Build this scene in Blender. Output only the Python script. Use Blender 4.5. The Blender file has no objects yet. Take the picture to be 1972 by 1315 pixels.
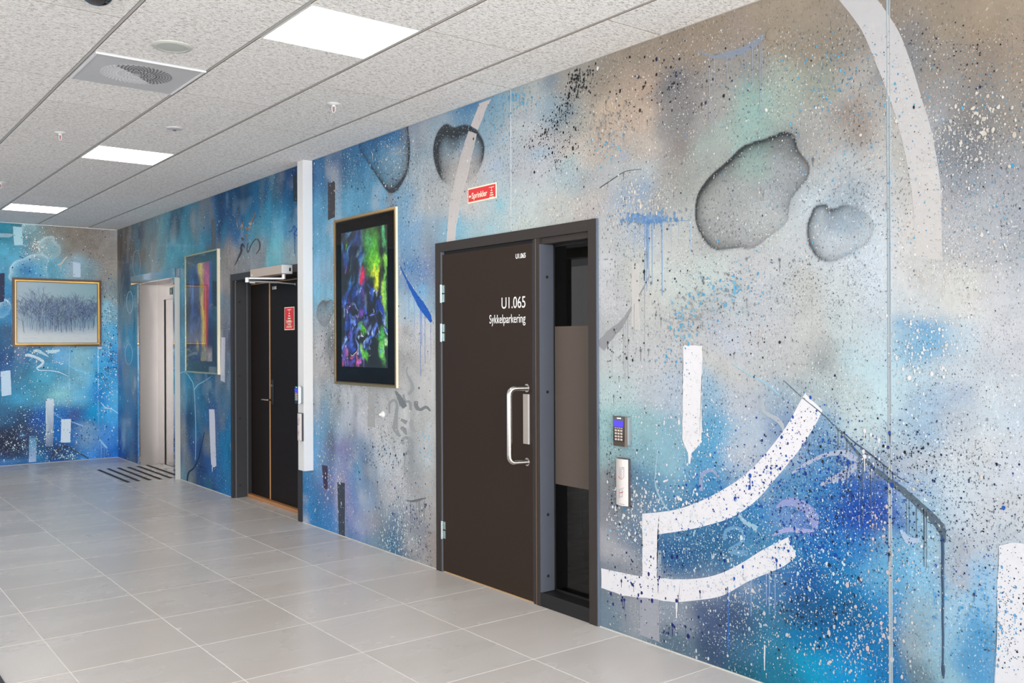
import bpy, bmesh, math, random
import numpy as np
from mathutils import Vector, Matrix
# light levels and the measured fall of that light along the walls
W_END, W_FRONT, BACK_W = 820.0, 120.0, 1.6
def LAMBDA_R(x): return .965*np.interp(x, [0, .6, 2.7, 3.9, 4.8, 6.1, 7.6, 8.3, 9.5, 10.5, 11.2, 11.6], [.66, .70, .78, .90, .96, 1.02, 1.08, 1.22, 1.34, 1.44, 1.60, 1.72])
LAMBDA_F = .78
FLOOR_A, FLOOR_B, FLOOR_C = 'c6bfba', 'cdc9c5', 'c9c4c0'
CEIL_K = 1.03
rnd = random.Random(7)
nr = np.random.RandomState(11)
sc = bpy.context.scene
col = sc.collection

# ---------------------------------------------------------------- camera
H = 3.043
F = 1780.5
CAM = np.array([13.0415, -3.4011, 1.5264])
yaw, pit, rol = math.radians(52.286), math.radians(0.0154), math.radians(-0.2286)
FW = np.array([-math.sin(yaw)*math.cos(pit), math.cos(yaw)*math.cos(pit), math.sin(pit)])
RT0 = np.array([math.cos(yaw), math.sin(yaw), 0.0])
UP0 = np.cross(RT0, FW)
RT = math.cos(rol)*RT0 + math.sin(rol)*UP0
UP = -math.sin(rol)*RT0 + math.cos(rol)*UP0
cd = bpy.data.cameras.new('camera'); cam = bpy.data.objects.new('camera', cd); col.objects.link(cam)
cd.sensor_width = 36; cd.sensor_fit = 'HORIZONTAL'; cd.lens = F/1972*36; cd.clip_start = .02
M = Matrix(((RT[0], UP[0], -FW[0], CAM[0]), (RT[1], UP[1], -FW[1], CAM[1]), (RT[2], UP[2], -FW[2], CAM[2]), (0, 0, 0, 1)))
cam.matrix_world = M
sc.camera = cam

# ---------------------------------------------------------------- world, lights, exposure
sc.view_settings.view_transform = 'Standard'; sc.view_settings.look = 'None'
sc.view_settings.exposure = 0.20; sc.view_settings.gamma = 1; sc.view_settings.use_curve_mapping = False
wd = bpy.data.worlds.new('world'); sc.world = wd; wd.use_nodes = True
bg = wd.node_tree.nodes['Background']; bg.inputs[0].default_value = (.92, .95, 1.0, 1); bg.inputs[1].default_value = 1.1
def area_light(name, loc, rot, sx, sy, power, color):
    l = bpy.data.lights.new(name, 'AREA'); l.shape = 'RECTANGLE'; l.size = sx; l.size_y = sy; l.energy = power; l.color = color
    o = bpy.data.objects.new(name, l); o.location = loc; o.rotation_euler = rot; col.objects.link(o); return o
# daylight entering through the glazed end of the hall (outside the frame), and an added fill along the front
area_light('daylight_end', (17.35, -3.1, 1.5), (0, math.radians(90), 0), 2.7, 6.2, W_END, (.985, .992, 1.0))
area_light('front_fill', (7.3, -7.3, 1.5), (math.radians(90), 0, 0), 13.6, 2.7, W_FRONT, (1.0, .97, .93))  # unseen fill, added to brighten the far end
LAMP = 10.5

# ---------------------------------------------------------------- helpers
def lin(c):
    if isinstance(c, str): c = [int(c[i:i+2], 16)/255 for i in (0, 2, 4)]
    return tuple((v/12.92 if v <= .04045 else ((v+.055)/1.055)**2.4) for v in c)
def ray(px, py): return FW*F + RT*(px-986) - UP*(py-657.5)
def wy(px, py, y=0.0):            # pixel of the photograph -> (x, z) on the plane y
    d = ray(px, py); t = (y-CAM[1])/d[1]; return CAM[0]+t*d[0], CAM[2]+t*d[2]
def wx(px, py, x=0.0):            # -> (y, z) on the plane x
    d = ray(px, py); t = (x-CAM[0])/d[0]; return CAM[1]+t*d[1], CAM[2]+t*d[2]
def wz(px, py, z=0.0):
    d = ray(px, py); t = (z-CAM[2])/d[2]; return CAM[0]+t*d[0], CAM[1]+t*d[1]

class NT:
    def __init__(s, name):
        s.m = bpy.data.materials.new(name); s.m.use_nodes = True; s.t = s.m.node_tree
        s.b = s.t.nodes['Principled BSDF']; s.out = s.t.nodes['Material Output']
    def n(s, typ, **kw):
        nd = s.t.nodes.new(typ)
        for k, v in kw.items():
            if k in nd.inputs: nd.inputs[k].default_value = v
            else: setattr(nd, k, v)
        return nd
    def l(s, a, b): s.t.links.new(a, b)
def mat(name, color, rough=.5, metal=0, coat=0, noise=0, nscale=40, bump=0, bscale=200, emit=None, estr=1, spec=.5, stretch=None):
    q = NT(name); b = q.b; c = lin(color)
    b.inputs['Base Color'].default_value = (*c, 1); b.inputs['Roughness'].default_value = rough
    b.inputs['Metallic'].default_value = metal; b.inputs['Coat Weight'].default_value = coat
    b.inputs['Coat Roughness'].default_value = .04; b.inputs['Specular IOR Level'].default_value = spec
    tc = q.n('ShaderNodeTexCoord'); mp = q.n('ShaderNodeMapping')
    q.l(tc.outputs['Object'], mp.inputs[0])
    if stretch: mp.inputs['Scale'].default_value = stretch
    nz = q.n('ShaderNodeTexNoise', Scale=nscale, Detail=5.0); q.l(mp.outputs[0], nz.inputs['Vector'])
    mr = q.n('ShaderNodeMapRange'); q.l(nz.outputs[0], mr.inputs[0]); mr.inputs[3].default_value = 1-max(noise, .02); mr.inputs[4].default_value = 1+max(noise, .02)
    mx = q.n('ShaderNodeVectorMath', operation='SCALE'); mx.inputs[0].default_value = c; q.l(mr.outputs[0], mx.inputs['Scale']); q.l(mx.outputs[0], b.inputs['Base Color'])
    if bump:
        bn = q.n('ShaderNodeTexNoise', Scale=bscale, Detail=3.0); q.l(mp.outputs[0], bn.inputs['Vector'])
        bp = q.n('ShaderNodeBump', Strength=bump, Distance=.002); q.l(bn.outputs[0], bp.inputs['Height']); q.l(bp.outputs[0], b.inputs['Normal'])
    if emit:
        b.inputs['Emission Color'].default_value = (*lin(emit), 1); b.inputs['Emission Strength'].default_value = estr
    return q.m
def glass_mat(name, tint=(1, 1, 1), ior=1.5, rough=.0):
    q = NT(name); q.t.nodes.remove(q.b)
    tr = q.n('ShaderNodeBsdfTransparent'); tr.inputs[0].default_value = (*tint, 1)
    gl = q.n('ShaderNodeBsdfGlossy', Roughness=rough); fr = q.n('ShaderNodeFresnel', IOR=ior)
    ge = q.n('ShaderNodeNewGeometry'); iv = q.n('ShaderNodeMath', operation='SUBTRACT'); iv.inputs[0].default_value = 1; q.l(ge.outputs['Backfacing'], iv.inputs[1])
    fm = q.n('ShaderNodeMath', operation='MULTIPLY'); q.l(fr.outputs[0], fm.inputs[0]); q.l(iv.outputs[0], fm.inputs[1])   # one reflecting face, straight transmission
    mx = q.n('ShaderNodeMixShader'); q.l(fm.outputs[0], mx.inputs[0]); q.l(tr.outputs[0], mx.inputs[1]); q.l(gl.outputs[0], mx.inputs[2]); q.l(mx.outputs[0], q.out.inputs[0])
    return q.m
def attr_mat(name, rough=.5, coat=0, coatr=.05, nz=.06, nscale=60, bump=0, bscale=300, spec=.5):
    q = NT(name); b = q.b
    a = q.n('ShaderNodeAttribute', attribute_name='paint')
    n1 = q.n('ShaderNodeTexNoise', Scale=nscale, Detail=6.0); g = q.n('ShaderNodeNewGeometry'); q.l(g.outputs['Position'], n1.inputs['Vector'])
    mr = q.n('ShaderNodeMapRange'); q.l(n1.outputs[0], mr.inputs[0]); mr.inputs[3].default_value = 1-nz; mr.inputs[4].default_value = 1+nz
    mx = q.n('ShaderNodeVectorMath', operation='SCALE'); q.l(a.outputs['Color'], mx.inputs[0]); q.l(mr.outputs[0], mx.inputs['Scale']); q.l(mx.outputs[0], b.inputs['Base Color'])
    b.inputs['Roughness'].default_value = rough; b.inputs['Coat Weight'].default_value = coat; b.inputs['Coat Roughness'].default_value = coatr; b.inputs['Specular IOR Level'].default_value = spec
    if bump:
        bn = q.n('ShaderNodeTexNoise', Scale=bscale, Detail=4.0); q.l(g.outputs['Position'], bn.inputs['Vector'])
        bp = q.n('ShaderNodeBump', Strength=bump, Distance=.0015); q.l(bn.outputs[0], bp.inputs['Height']); q.l(bp.outputs[0], b.inputs['Normal'])
    return q.m

def link(name, me, m=None, parent=None, kind=None, label=None, cat=None, group=None):
    o = bpy.data.objects.new(name, me); col.objects.link(o)
    if m is not None and me is not None: me.materials.clear(); me.materials.append(m)
    if parent is not None: o.parent = parent
    for k, v in (('kind', kind), ('label', label), ('category', cat), ('group', group)):
        if v: o[k] = v
    return o
def thing(name, label, cat, loc=(0, 0, 0), group=None, kind=None):
    o = link(name, None, label=label, cat=cat, group=group, kind=kind); o.location = loc; return o
def copy_tree(o, parent=None, loc=None):
    c = o.copy(); col.objects.link(c); c.parent = parent
    if loc is not None: c.location = loc
    for ch in list(o.children): copy_tree(ch, c)
    return c
class MB:
    """collects shapes in world coordinates, then builds ONE mesh object placed relative to its parent"""
    def __init__(s): s.bm = bmesh.new()
    def box(s, x0, x1, y0, y1, z0, z1, bev=0):
        r = bmesh.ops.create_cube(s.bm, size=1)
        for v in r['verts']: v.co = Vector(((x0+x1)/2+v.co.x*(x1-x0), (y0+y1)/2+v.co.y*(y1-y0), (z0+z1)/2+v.co.z*(z1-z0)))
        if bev:
            es = list({e for v in r['verts'] for e in v.link_edges})
            bmesh.ops.bevel(s.bm, geom=es, offset=bev, segments=2, affect='EDGES', profile=.6)
        return s
    def prism(s, pts, a0, a1, axis='y'):
        def P(p, a): return {'y': (p[0], a, p[1]), 'x': (a, p[0], p[1]), 'z': (p[0], p[1], a)}[axis]
        A = [s.bm.verts.new(P(p, a0)) for p in pts]; B = [s.bm.verts.new(P(p, a1)) for p in pts]; n = len(pts)
        s.bm.faces.new(A); s.bm.faces.new(B[::-1])
        for i in range(n): s.bm.faces.new((A[i], B[i], B[(i+1) % n], A[(i+1) % n]))
        return s
    def cyl(s, c, r, h, axis='z', seg=24, r2=None):
        m = {'z': Matrix(), 'y': Matrix.Rotation(math.pi/2, 4, 'X'), 'x': Matrix.Rotation(math.pi/2, 4, 'Y')}[axis]
        bmesh.ops.create_cone(s.bm, cap_ends=True, segments=seg, radius1=r, radius2=r if r2 is None else r2, depth=h, matrix=Matrix.Translation(c) @ m)
        return s
    def lathe(s, c, prof, axis='z', seg=32):
        """prof: list of (radius, height along axis)"""
        rings = []
        for r, h in prof:
            ring = []
            for i in range(seg):
                a = 2*math.pi*i/seg; u, v = r*math.cos(a), r*math.sin(a)
                p = {'z': (u, v, h), 'y': (u, h, v), 'x': (h, u, v)}[axis]
                ring.append(s.bm.verts.new((c[0]+p[0], c[1]+p[1], c[2]+p[2])))
            rings.append(ring)
        for a, b in zip(rings, rings[1:]):
            for i in range(seg): s.bm.faces.new((a[i], a[(i+1) % seg], b[(i+1) % seg], b[i]))
        s.bm.faces.new(rings[0]); s.bm.faces.new(rings[-1][::-1])
        return s
    def tube(s, pts, r, seg=16):
        P = [Vector(p) for p in pts]; rings = []; up = Vector((.013, .02, 1)).normalized()
        if abs((P[1]-P[0]).normalized().dot(up)) > .95: up = Vector((1, .1, 0)).normalized()
        for i, p in enumerate(P):
            t = (P[min(i+1, len(P)-1)]-P[max(i-1, 0)]).normalized()
            a = (up - t*up.dot(t)).normalized(); b = t.cross(a); up = a
            rr = r[i] if isinstance(r, (list, tuple)) else r
            rings.append([s.bm.verts.new(p+(a*math.cos(2*math.pi*k/seg)+b*math.sin(2*math.pi*k/seg))*rr) for k in range(seg)])
        for a, b in zip(rings, rings[1:]):
            for k in range(seg): s.bm.faces.new((a[k], a[(k+1) % seg], b[(k+1) % seg], b[k]))
        s.bm.faces.new(rings[0][::-1]); s.bm.faces.new(rings[-1])
        return s
    def build(s, name, m, parent=None, smooth=False, **kw):
        off = Vector((0, 0, 0)); q = parent
        while q is not None: off += q.location; q = q.parent
        bmesh.ops.recalc_face_normals(s.bm, faces=s.bm.faces)
        me = bpy.data.meshes.new(name)
        if parent is None and 'origin' in kw:
            og = Vector(kw.pop('origin'))
        else: kw.pop('origin', None); og = Vector((0, 0, 0))
        bmesh.ops.translate(s.bm, verts=s.bm.verts, vec=-(off+og))
        s.bm.to_mesh(me); s.bm.free()
        if smooth:
            for p in me.polygons: p.use_smooth = True
            try: me.set_sharp_from_angle(angle=math.radians(40))
            except Exception: pass
        o = link(name, me, m, parent, **kw); o.location = og
        return o
def text(name, body, size, x0, z0, y, m, parent, xscale=1.0, align='LEFT', width=None, bold=0.0):
    cu = bpy.data.curves.new(name, 'FONT'); cu.body = body; cu.size = size; cu.extrude = .0003; cu.align_x = align; cu.offset = bold
    t = bpy.data.objects.new('t', cu); col.objects.link(t)
    dg = bpy.context.evaluated_depsgraph_get(); me = bpy.data.meshes.new_from_object(t.evaluated_get(dg)); bpy.data.objects.remove(t)
    co = np.empty(len(me.vertices)*3); me.vertices.foreach_get('co', co); co = co.reshape(-1, 3)
    mn, mxx = co[:, 0].min(), co[:, 0].max()
    k = (width/(mxx-mn)) if width else xscale
    anchor = {'LEFT': mn, 'RIGHT': mxx, 'CENTER': (mn+mxx)/2}[align]
    n = co.copy(); n[:, 0] = x0+(co[:, 0]-anchor)*k; n[:, 1] = y-co[:, 2]; n[:, 2] = z0+co[:, 1]
    off = Vector((0, 0, 0)); q = parent
    while q is not None: off += q.location; q = q.parent
    n -= np.array(off); me.vertices.foreach_set('co', n.ravel()); me.update(); me.name = name
    return link(name, me, m, parent)
def add_color(me, rgb, name='paint'):
    a = me.color_attributes.new(name, 'FLOAT_COLOR', 'POINT')
    d = np.ones((len(me.vertices), 4), np.float32); d[:, :3] = rgb; a.data.foreach_set('color', d.ravel())
def grid_mesh(name, U, V, place, keep=None):
    nu, nv = len(U), len(V); uu, vv = np.meshgrid(U, V); uu = uu.ravel(); vv = vv.ravel()
    co = place(uu, vv).astype(np.float32)
    i = np.arange(nu*nv).reshape(nv, nu); q = np.stack([i[:-1, :-1], i[:-1, 1:], i[1:, 1:], i[1:, :-1]], -1).reshape(-1, 4)
    if keep is not None:
        cu = (uu[q[:, 0]]+uu[q[:, 2]])/2; cv = (vv[q[:, 0]]+vv[q[:, 2]])/2; q = q[keep(cu, cv)]
    me = bpy.data.meshes.new(name); me.vertices.add(len(co)); me.vertices.foreach_set('co', co.ravel())
    me.loops.add(q.size); me.loops.foreach_set('vertex_index', q.ravel().astype(np.int32))
    me.polygons.add(len(q)); me.polygons.foreach_set('loop_start', (np.arange(len(q))*4).astype(np.int32))
    me.update(calc_edges=True)
    return me, uu, vv
def vnoise(u, v, scale, seed):
    """smooth value noise -1..1"""
    R = np.random.RandomState(seed); G = R.rand(64, 64)
    x = u*scale+1000; y = v*scale+1000; xi = np.floor(x).astype(int); yi = np.floor(y).astype(int); fx = x-xi; fy = y-yi
    fx = fx*fx*(3-2*fx); fy = fy*fy*(3-2*fy)
    g = lambda a, b: G[a % 64, b % 64]
    return 2*((g(xi, yi)*(1-fx)+g(xi+1, yi)*fx)*(1-fy)+(g(xi, yi+1)*(1-fx)+g(xi+1, yi+1)*fx)*fy)-1
def smooth_poly(pts, n=6, closed=True):
    P = np.array(pts, float); out = []; N = len(P)
    rng = range(N) if closed else range(N-1)
    for i in rng:
        if closed: p0, p1, p2, p3 = P[(i-1) % N], P[i], P[(i+1) % N], P[(i+2) % N]
        else: p0, p1, p2, p3 = P[max(i-1, 0)], P[i], P[i+1], P[min(i+2, N-1)]
        for k in range(n):
            t = k/n; out.append(.5*((2*p1)+(-p0+p2)*t+(2*p0-5*p1+4*p2-p3)*t*t+(-p0+3*p1-3*p2+p3)*t**3))
    if not closed: out.append(P[-1])
    return np.array(out)
def poly_dist(u, v, P):
    """distance to outline and inside mask"""
    d = np.full(len(u), 1e9); ins = np.zeros(len(u), bool)
    Q = np.roll(P, -1, 0)
    for (ax, ay), (bx, by) in zip(P, Q):
        dx, dy = bx-ax, by-ay; t = np.clip(((u-ax)*dx+(v-ay)*dy)/(dx*dx+dy*dy+1e-12), 0, 1)
        d = np.minimum(d, np.hypot(u-ax-t*dx, v-ay-t*dy))
        c = ((ay > v) != (by > v)); xx = ax+(v-ay)*dx/(dy if abs(dy) > 1e-12 else 1e-12); ins ^= c & (u < xx)
    return d, ins
# ---------------------------------------------------------------- mural painting
# what the painter sprayed: "height row | place : colour", read along the wall
ROWS_R = """30|1480:a79a8a 1560:a89c8c 1640:a0968a 1720:9c9184 1800:a09484 1880:a69886 1960:a89a88
90|1250:a09486 1340:a39585 1420:a3968a 1500:a49888 1580:9f9688 1660:9a948c 1740:908c88 1800:a09484 1880:a39482 1960:a39586
150|1100:a8a59f 1160:a09688 1230:b5a596 1300:8e8b8b 1370:a3a09c 1440:a3a29d 1510:a9b3a9 1580:a0a59a 1650:b2b0ac 1740:909294 1800:9c958c 1880:968b80 1960:a09486
210|920:6f98b8 960:8fb0c0 1010:c3c6c3 1060:8fa8b8 1110:a8a8a2 1170:c2b2a0 1230:c4b2a2 1300:8e8d8d 1370:aaa8a6 1430:a0bcb4 1500:a9b9b0 1570:b0afac 1640:a8a19a 1700:b4b2ae 1800:9a999a 1880:908e8c 1960:a09b94
270|720:2f6494 780:3a6f9c 830:8aa4b4 930:94b0c4 990:b9c4cb 1050:b6b6b8 1110:c2bcb4 1170:c3bab0 1240:bcb5ad 1310:a19f9e 1380:a8b6b0 1450:9cb8b2 1520:8f9494 1590:b3b3b0 1650:a0968e 1700:c0bfbc 1790:a3a7ac 1860:8a8e94 1960:a3a5a8
330|620:3a6c98 660:3a6890 700:4a86ae 760:7aa0b8 820:b0bcc4 900:c0bcba 960:b8c6d0 1030:bcc0c6 1090:acc0c8 1160:b7bcc0 1230:b8c0c4 1300:a5a39f 1370:a7adaa 1450:a0b8b2 1520:b0b6ba 1600:bcc4c8 1680:c4c6c6 1740:bdbdb8 1860:9ca2aa 1960:a8acb4
390|620:5290b8 660:5c9cbc 700:5e9ec2 770:7aa8c8 830:bdc4c6 900:ccc8c6 950:b4ccd4 1010:c2cdd0 1080:c6cac8 1150:c4c0bd 1210:9fb3c8 1280:aeb2b2 1350:b9bdbb 1420:a6abab 1500:b4bbc0 1560:c4d2da 1620:a8b8c4 1700:c6ced4 1740:c6c5c2 1830:b0b4ba 1900:b0b6bc 1960:acb2bc
450|615:62a4c8 650:78a8c4 790:6f9ec4 830:9cb4c8 880:8cc0d8 930:b4c8cc 1010:c0ccc8 1170:bcc0c2 1240:b0bcc8 1300:c6cac8 1400:b2b6b6 1480:c0c6c6 1540:c8d2d8 1620:a9bac8 1700:ccd8e0 1760:d0cecc 1850:bfc2c6 1920:babec4 1965:b2bac2
520|615:6fa8ca 640:8a9cac 790:7c9cbc 830:8c9cbc 1170:c4c8cc 1230:c8ccc8 1300:c8d2d0 1380:c6d2d0 1450:c4c8ca 1520:c8ced2 1600:cdd8e0 1680:ccd8e2 1760:d6d8d8 1850:d8dad8 1920:ccced2 1965:c4cad2
580|620:6cb4d4 640:8ab4cc 790:a0b8c8 820:98b8d0 1170:c2c4c8 1250:c6c8c6 1320:c2ccca 1400:bcc4c8 1470:c2c8ce 1540:c6cac8 1610:ccd6da 1680:cfdce6 1750:d0d8dc 1850:dcdedc 1920:ced2d6 1965:cacfd6
640|620:a8b0b6 640:787c80 790:c4c6c8 830:c0c6c8 1170:b8bcbe 1250:c4c8c8 1320:c6c9ca 1400:c0c8d4 1470:c4c8cc 1540:c8ccca 1610:c8d6da 1680:cbe0ea 1740:98c4e0 1780:6cb0dc 1830:c0d4e2 1900:cfd4da 1965:cdd1d8
700|620:b4b4b6 640:9a9a9c 790:b0b0b2 830:c8caca 1170:c2c8ca 1250:c4c8cc 1300:c6c9cc 1390:c6c8c8 1460:c4c9cc 1530:c4c8c8 1580:b2babb 1640:c2dde6 1700:c6e2ee 1760:c4dcea 1830:ccd8e2 1900:c6cfd8 1965:ccd2da
760|615:88a8bc 640:98a0a4 680:b8bcc2 740:aeb0b2 800:c0c2c2 1170:bcd2d4 1240:c2ccd4 1290:b8c8da 1360:a0c2da 1430:c0c8d4 1500:a0b6c8 1560:b8c8cc 1640:c4d6da 1700:c4dfe8 1760:a8c4dc 1830:b4c6da 1900:cedae2 1965:d0dae4
820|615:5c98c0 640:7c98a8 680:c0c2cc 740:b4b8ba 800:bcc0c0 835:c0c4c4 1170:a0c8cc 1240:9cc4cc 1290:90bcd0 1370:64a8d0 1440:b8c8d8 1500:7c98bc 1580:78a0c4 1640:c4d8dc 1700:b8cfda 1760:a0bcd4 1830:c0ccd8 1900:cad8e2 1965:c8d8e6
880|610:5098c8 640:6c84a4 660:8084b0 700:6088a8 740:c0c6cc 800:bcc4c8 835:c4c8c8 1170:98b8bc 1240:88b4c4 1290:94c0d2 1370:5ca0cc 1440:c2ccda 1490:9cb4cc 1590:5c94c4 1650:8098bc 1700:98a8bc 1760:b8c4d0 1830:cfd8e0 1900:d4dce2 1965:cfd8e2
940|592:1478b4 620:4c84b4 640:6c6494 660:7a7cb4 690:5898c8 740:a0a4ac 800:b8bcc0 835:b8b8b6 1170:8c9296 1240:5c88a8 1290:74a8c8 1370:4690c4 1440:90b0cc 1520:5a94c4 1590:3a84c4 1650:2c64b4 1700:486fb4 1760:acc6dc 1830:ccdce8 1900:d0dae4 1965:d4dce8
1000|592:1478b4 620:2f80b8 640:4a80c0 680:8088b8 720:a4a8b0 770:5c84a4 800:8c909c 835:b8b4b0 1170:8c9098 1230:7890a4 1290:5088b4 1330:3c7cac 1370:3474ac 1440:3c88c0 1520:5c90c8 1590:2474c0 1650:1c50b4 1700:2c58b4 1760:a0c8e0 1830:c4d4e2 1900:ccd4dc 1965:d0d8e0
1060|640:2a70b4 690:5c90b8 730:80949c 760:2c6890 800:8c909c 835:a89c92 1170:a8aab0 1230:6c8098 1300:2c6494 1370:34709c 1440:4a8cb8 1520:3c90c4 1590:1c78c4 1650:3888cc 1720:7cb8dc 1780:a0cce4 1830:b0b8c4 1900:bcc8d4 1960:c0ccd8
1120|760:2c4c68 800:848484 835:a49a90 1170:808a98 1230:9096a0 1300:98a8b8 1370:8898b0 1440:6486ac 1500:5080b0 1560:1460ac 1620:1f80bc 1700:68b0dc 1780:8cc8ec 1830:b4bcc8 1900:9cc8ea 1960:b8d0e4
1180|1180:748898 1230:a0a4ac 1300:94a0b0 1370:4c6084 1440:3c5c80 1500:3c789c 1560:1c5c90 1620:1468a0 1700:2c88c8 1770:94b8cc 1830:a8d4f0 1900:98ccf0 1960:b4d4ec
1240|1230:6c8898 1300:60788c 1370:3c5474 1440:3c6c8c 1500:2c80a4 1560:0478b0 1620:0078bc 1700:1c78b4 1770:9cb4c0 1830:9ccce8 1900:5cace0 1960:a8d0ec
1300|1440:205c74 1500:1c7898 1560:009cc8 1620:0090d4 1700:1478b8 1770:708c9c 1830:98c4d8 1900:58a4d8 1960:9cc8e8"""
ROWS_L = """335|590:143a60
345|575:1a3a68 560:163e6c
370|550:1c4a78 540:1c5480 500:1a5880 460:123f64 430:184c78
400|575:2c4c70 560:1c6c98 530:2c84ac 490:185c88 450:124a74 410:105080 370:22607c 340:2c6c84
440|575:6c8ca0 560:3c84aa 530:4c94b4 490:50889c 460:1c5884 430:163c70 400:2c7090 360:3c7c90 320:5c8088 290:5c747c 260:544e4a 235:46403c
490|575:98a4a4 560:7c98a4 530:5ca4b4 500:7c848c 470:7c8084 440:84807e 410:505860 370:387c90 330:3c8498 300:707c7c 270:605e5c 240:48423e
540|435:807c7c 355:38809a 262:486470 250:386074 235:4a4a4c
600|435:68707c 355:2c7c9c 255:24708c 240:38586c
660|435:4c5064 430:54546c 355:2f7898 255:147098 240:246080
720|435:2c5078 355:1c6c90 258:08608c 240:0c5484
760|435:1c6088 400:2c5478 375:1c6084 355:4c7c94 258:045890 240:246084
820|435:18608c 410:345080 385:1a6088 360:1c4c74 255:044c84 240:085088
870|435:0c70a0 410:1f5080 385:123c70 360:183c6c 258:043c7c 240:043f80
910|435:186c9c 410:1c5494 385:103a6c 360:104c6c
945|435:0c6098 410:103f74 380:0c4068"""
ROWS_F = """445|10:2c8098 40:4c8898 70:789ca4 100:88847c 150:867e74 200:88817a 220:a0a0a0
480|10:4c9cb8 40:5098b4 70:88989a 100:7ca4b0 130:848078 180:8c847c 210:88827a 224:9c9a98
520|10:4c90b0 40:5c9cb8 60:3c84b4 80:5c9cb4 110:609cb4 140:8ca0ac 170:7c9ca8 200:8c8884 224:949088
560|10:2c78a8 205:8c989c 224:7c8c90
600|10:2c80b0 205:80b8cc 224:80a8bc
650|10:2c5c84 205:5cacd0 224:389cd0
690|10:204c80 40:2c6898 80:508cb0 120:3c90c0 160:80b8cc 200:389cd0 224:1888d0
720|10:245890 40:3c7c9c 80:50a4c4 120:4c98b8 160:7cb8d0 200:28a0d4 224:1c94d4
760|10:2c7498 40:388cb4 80:509cb8 120:7cbccc 160:5cacd0 190:0c7cc0 224:50acd8
800|10:2c6088 40:24486c 80:1854a0 120:0468b4 150:2c5c9c 180:1c90cc 224:3ca0d8
840|10:202c48 40:28385c 80:2c5080 110:0468bc 140:1c68b4 170:7ca4c4 200:4888c8 224:2c80cc
870|10:1c1a30 40:1c2c4c 80:2c4868 110:1c3c60 140:20508c 170:3c88cc 200:1c6cc0 224:1068c0
890|10:2c64a4 40:2c70b0 80:0c70b4 110:1c549c"""
def parse(rows): return [(float(b.split(':')[0]), float(r.split('|')[0]), b.split(':')[1]) for r in rows.split('\n') for b in r.split('|')[1].split()]
def scale_y(px, py):
    a, b = wy(px-1, py), wy(px+1, py); c = wy(px, py+1); d = wy(px, py-1); return abs(b[0]-a[0])/2, abs(d[1]-c[1])/2
def LX(x):       # how strongly the hall's light falls on the wall along its length (a ratio only, measured on white paint)
    return L_FUNC
def field(samples, sigpx, conv, scl, u, v):
    num = np.zeros((len(u), 3)); den = np.zeros(len(u))+1e-9
    for (px, py, c) in samples:
        a, b = conv(px, py); sa, sb = scl(px, py); s = sigpx(px)
        w = np.exp(-((u-a)/(sa*s[0]))**2-((v-b)/(sb*s[1]))**2)+1e-7/(1+((u-a)**2+(v-b)**2)*20)
        num += w[:, None]*np.array(lin(c)); den += w
    return num/den[:, None]
def coarse_to_fine(U, V, img, u, v):
    fu = np.clip((u-U[0])/(U[1]-U[0]), 0, len(U)-1.001); fv = np.clip((v-V[0])/(V[1]-V[0]), 0, len(V)-1.001)
    i = fu.astype(int); j = fv.astype(int); a = (fu-i)[:, None]; b = (fv-j)[:, None]
    return (img[j, i]*(1-a)+img[j, i+1]*a)*(1-b)+(img[j+1, i]*(1-a)+img[j+1, i+1]*a)*b
def droplet(rgb, u, v, P, width, strength, rim_dir=(-.4, .6), color=(.02, .022, .026), fade=None, inner=.0, soft=.005):
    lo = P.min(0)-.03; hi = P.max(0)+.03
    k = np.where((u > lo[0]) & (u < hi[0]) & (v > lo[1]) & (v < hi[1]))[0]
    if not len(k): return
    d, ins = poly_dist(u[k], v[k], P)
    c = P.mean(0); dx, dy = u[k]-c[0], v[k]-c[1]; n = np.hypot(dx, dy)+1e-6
    dirf = .62+.38*((dx*rim_dir[0]+dy*rim_dir[1])/n/math.hypot(*rim_dir))  # painted rim of the drop is stronger towards one side
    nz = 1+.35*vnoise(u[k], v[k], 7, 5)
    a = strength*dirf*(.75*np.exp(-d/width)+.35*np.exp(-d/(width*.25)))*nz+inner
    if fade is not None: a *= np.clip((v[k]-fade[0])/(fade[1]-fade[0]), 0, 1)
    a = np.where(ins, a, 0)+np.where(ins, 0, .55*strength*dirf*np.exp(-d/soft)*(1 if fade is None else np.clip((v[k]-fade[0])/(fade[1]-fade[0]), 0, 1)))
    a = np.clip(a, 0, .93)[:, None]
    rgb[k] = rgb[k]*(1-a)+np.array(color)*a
def glaze(rgb, u, v, conv, scl, px, py, sx, sy, c, a, rot=0):
    a0, b0 = conv(px, py); s1, s2 = scl(px, py)
    X = (u-a0)/s1; Y = -(v-b0)/s2; cr, sr = math.cos(math.radians(rot)), math.sin(math.radians(rot))
    xr = (X*cr+Y*sr)/sx; yr = (-X*sr+Y*cr)/sy; k = xr*xr+yr*yr < 9
    w = (a*np.exp(-(xr[k]**2+yr[k]**2)))[:, None]; rgb[k] = rgb[k]*(1-w)+np.array(lin(c))*w

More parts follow.
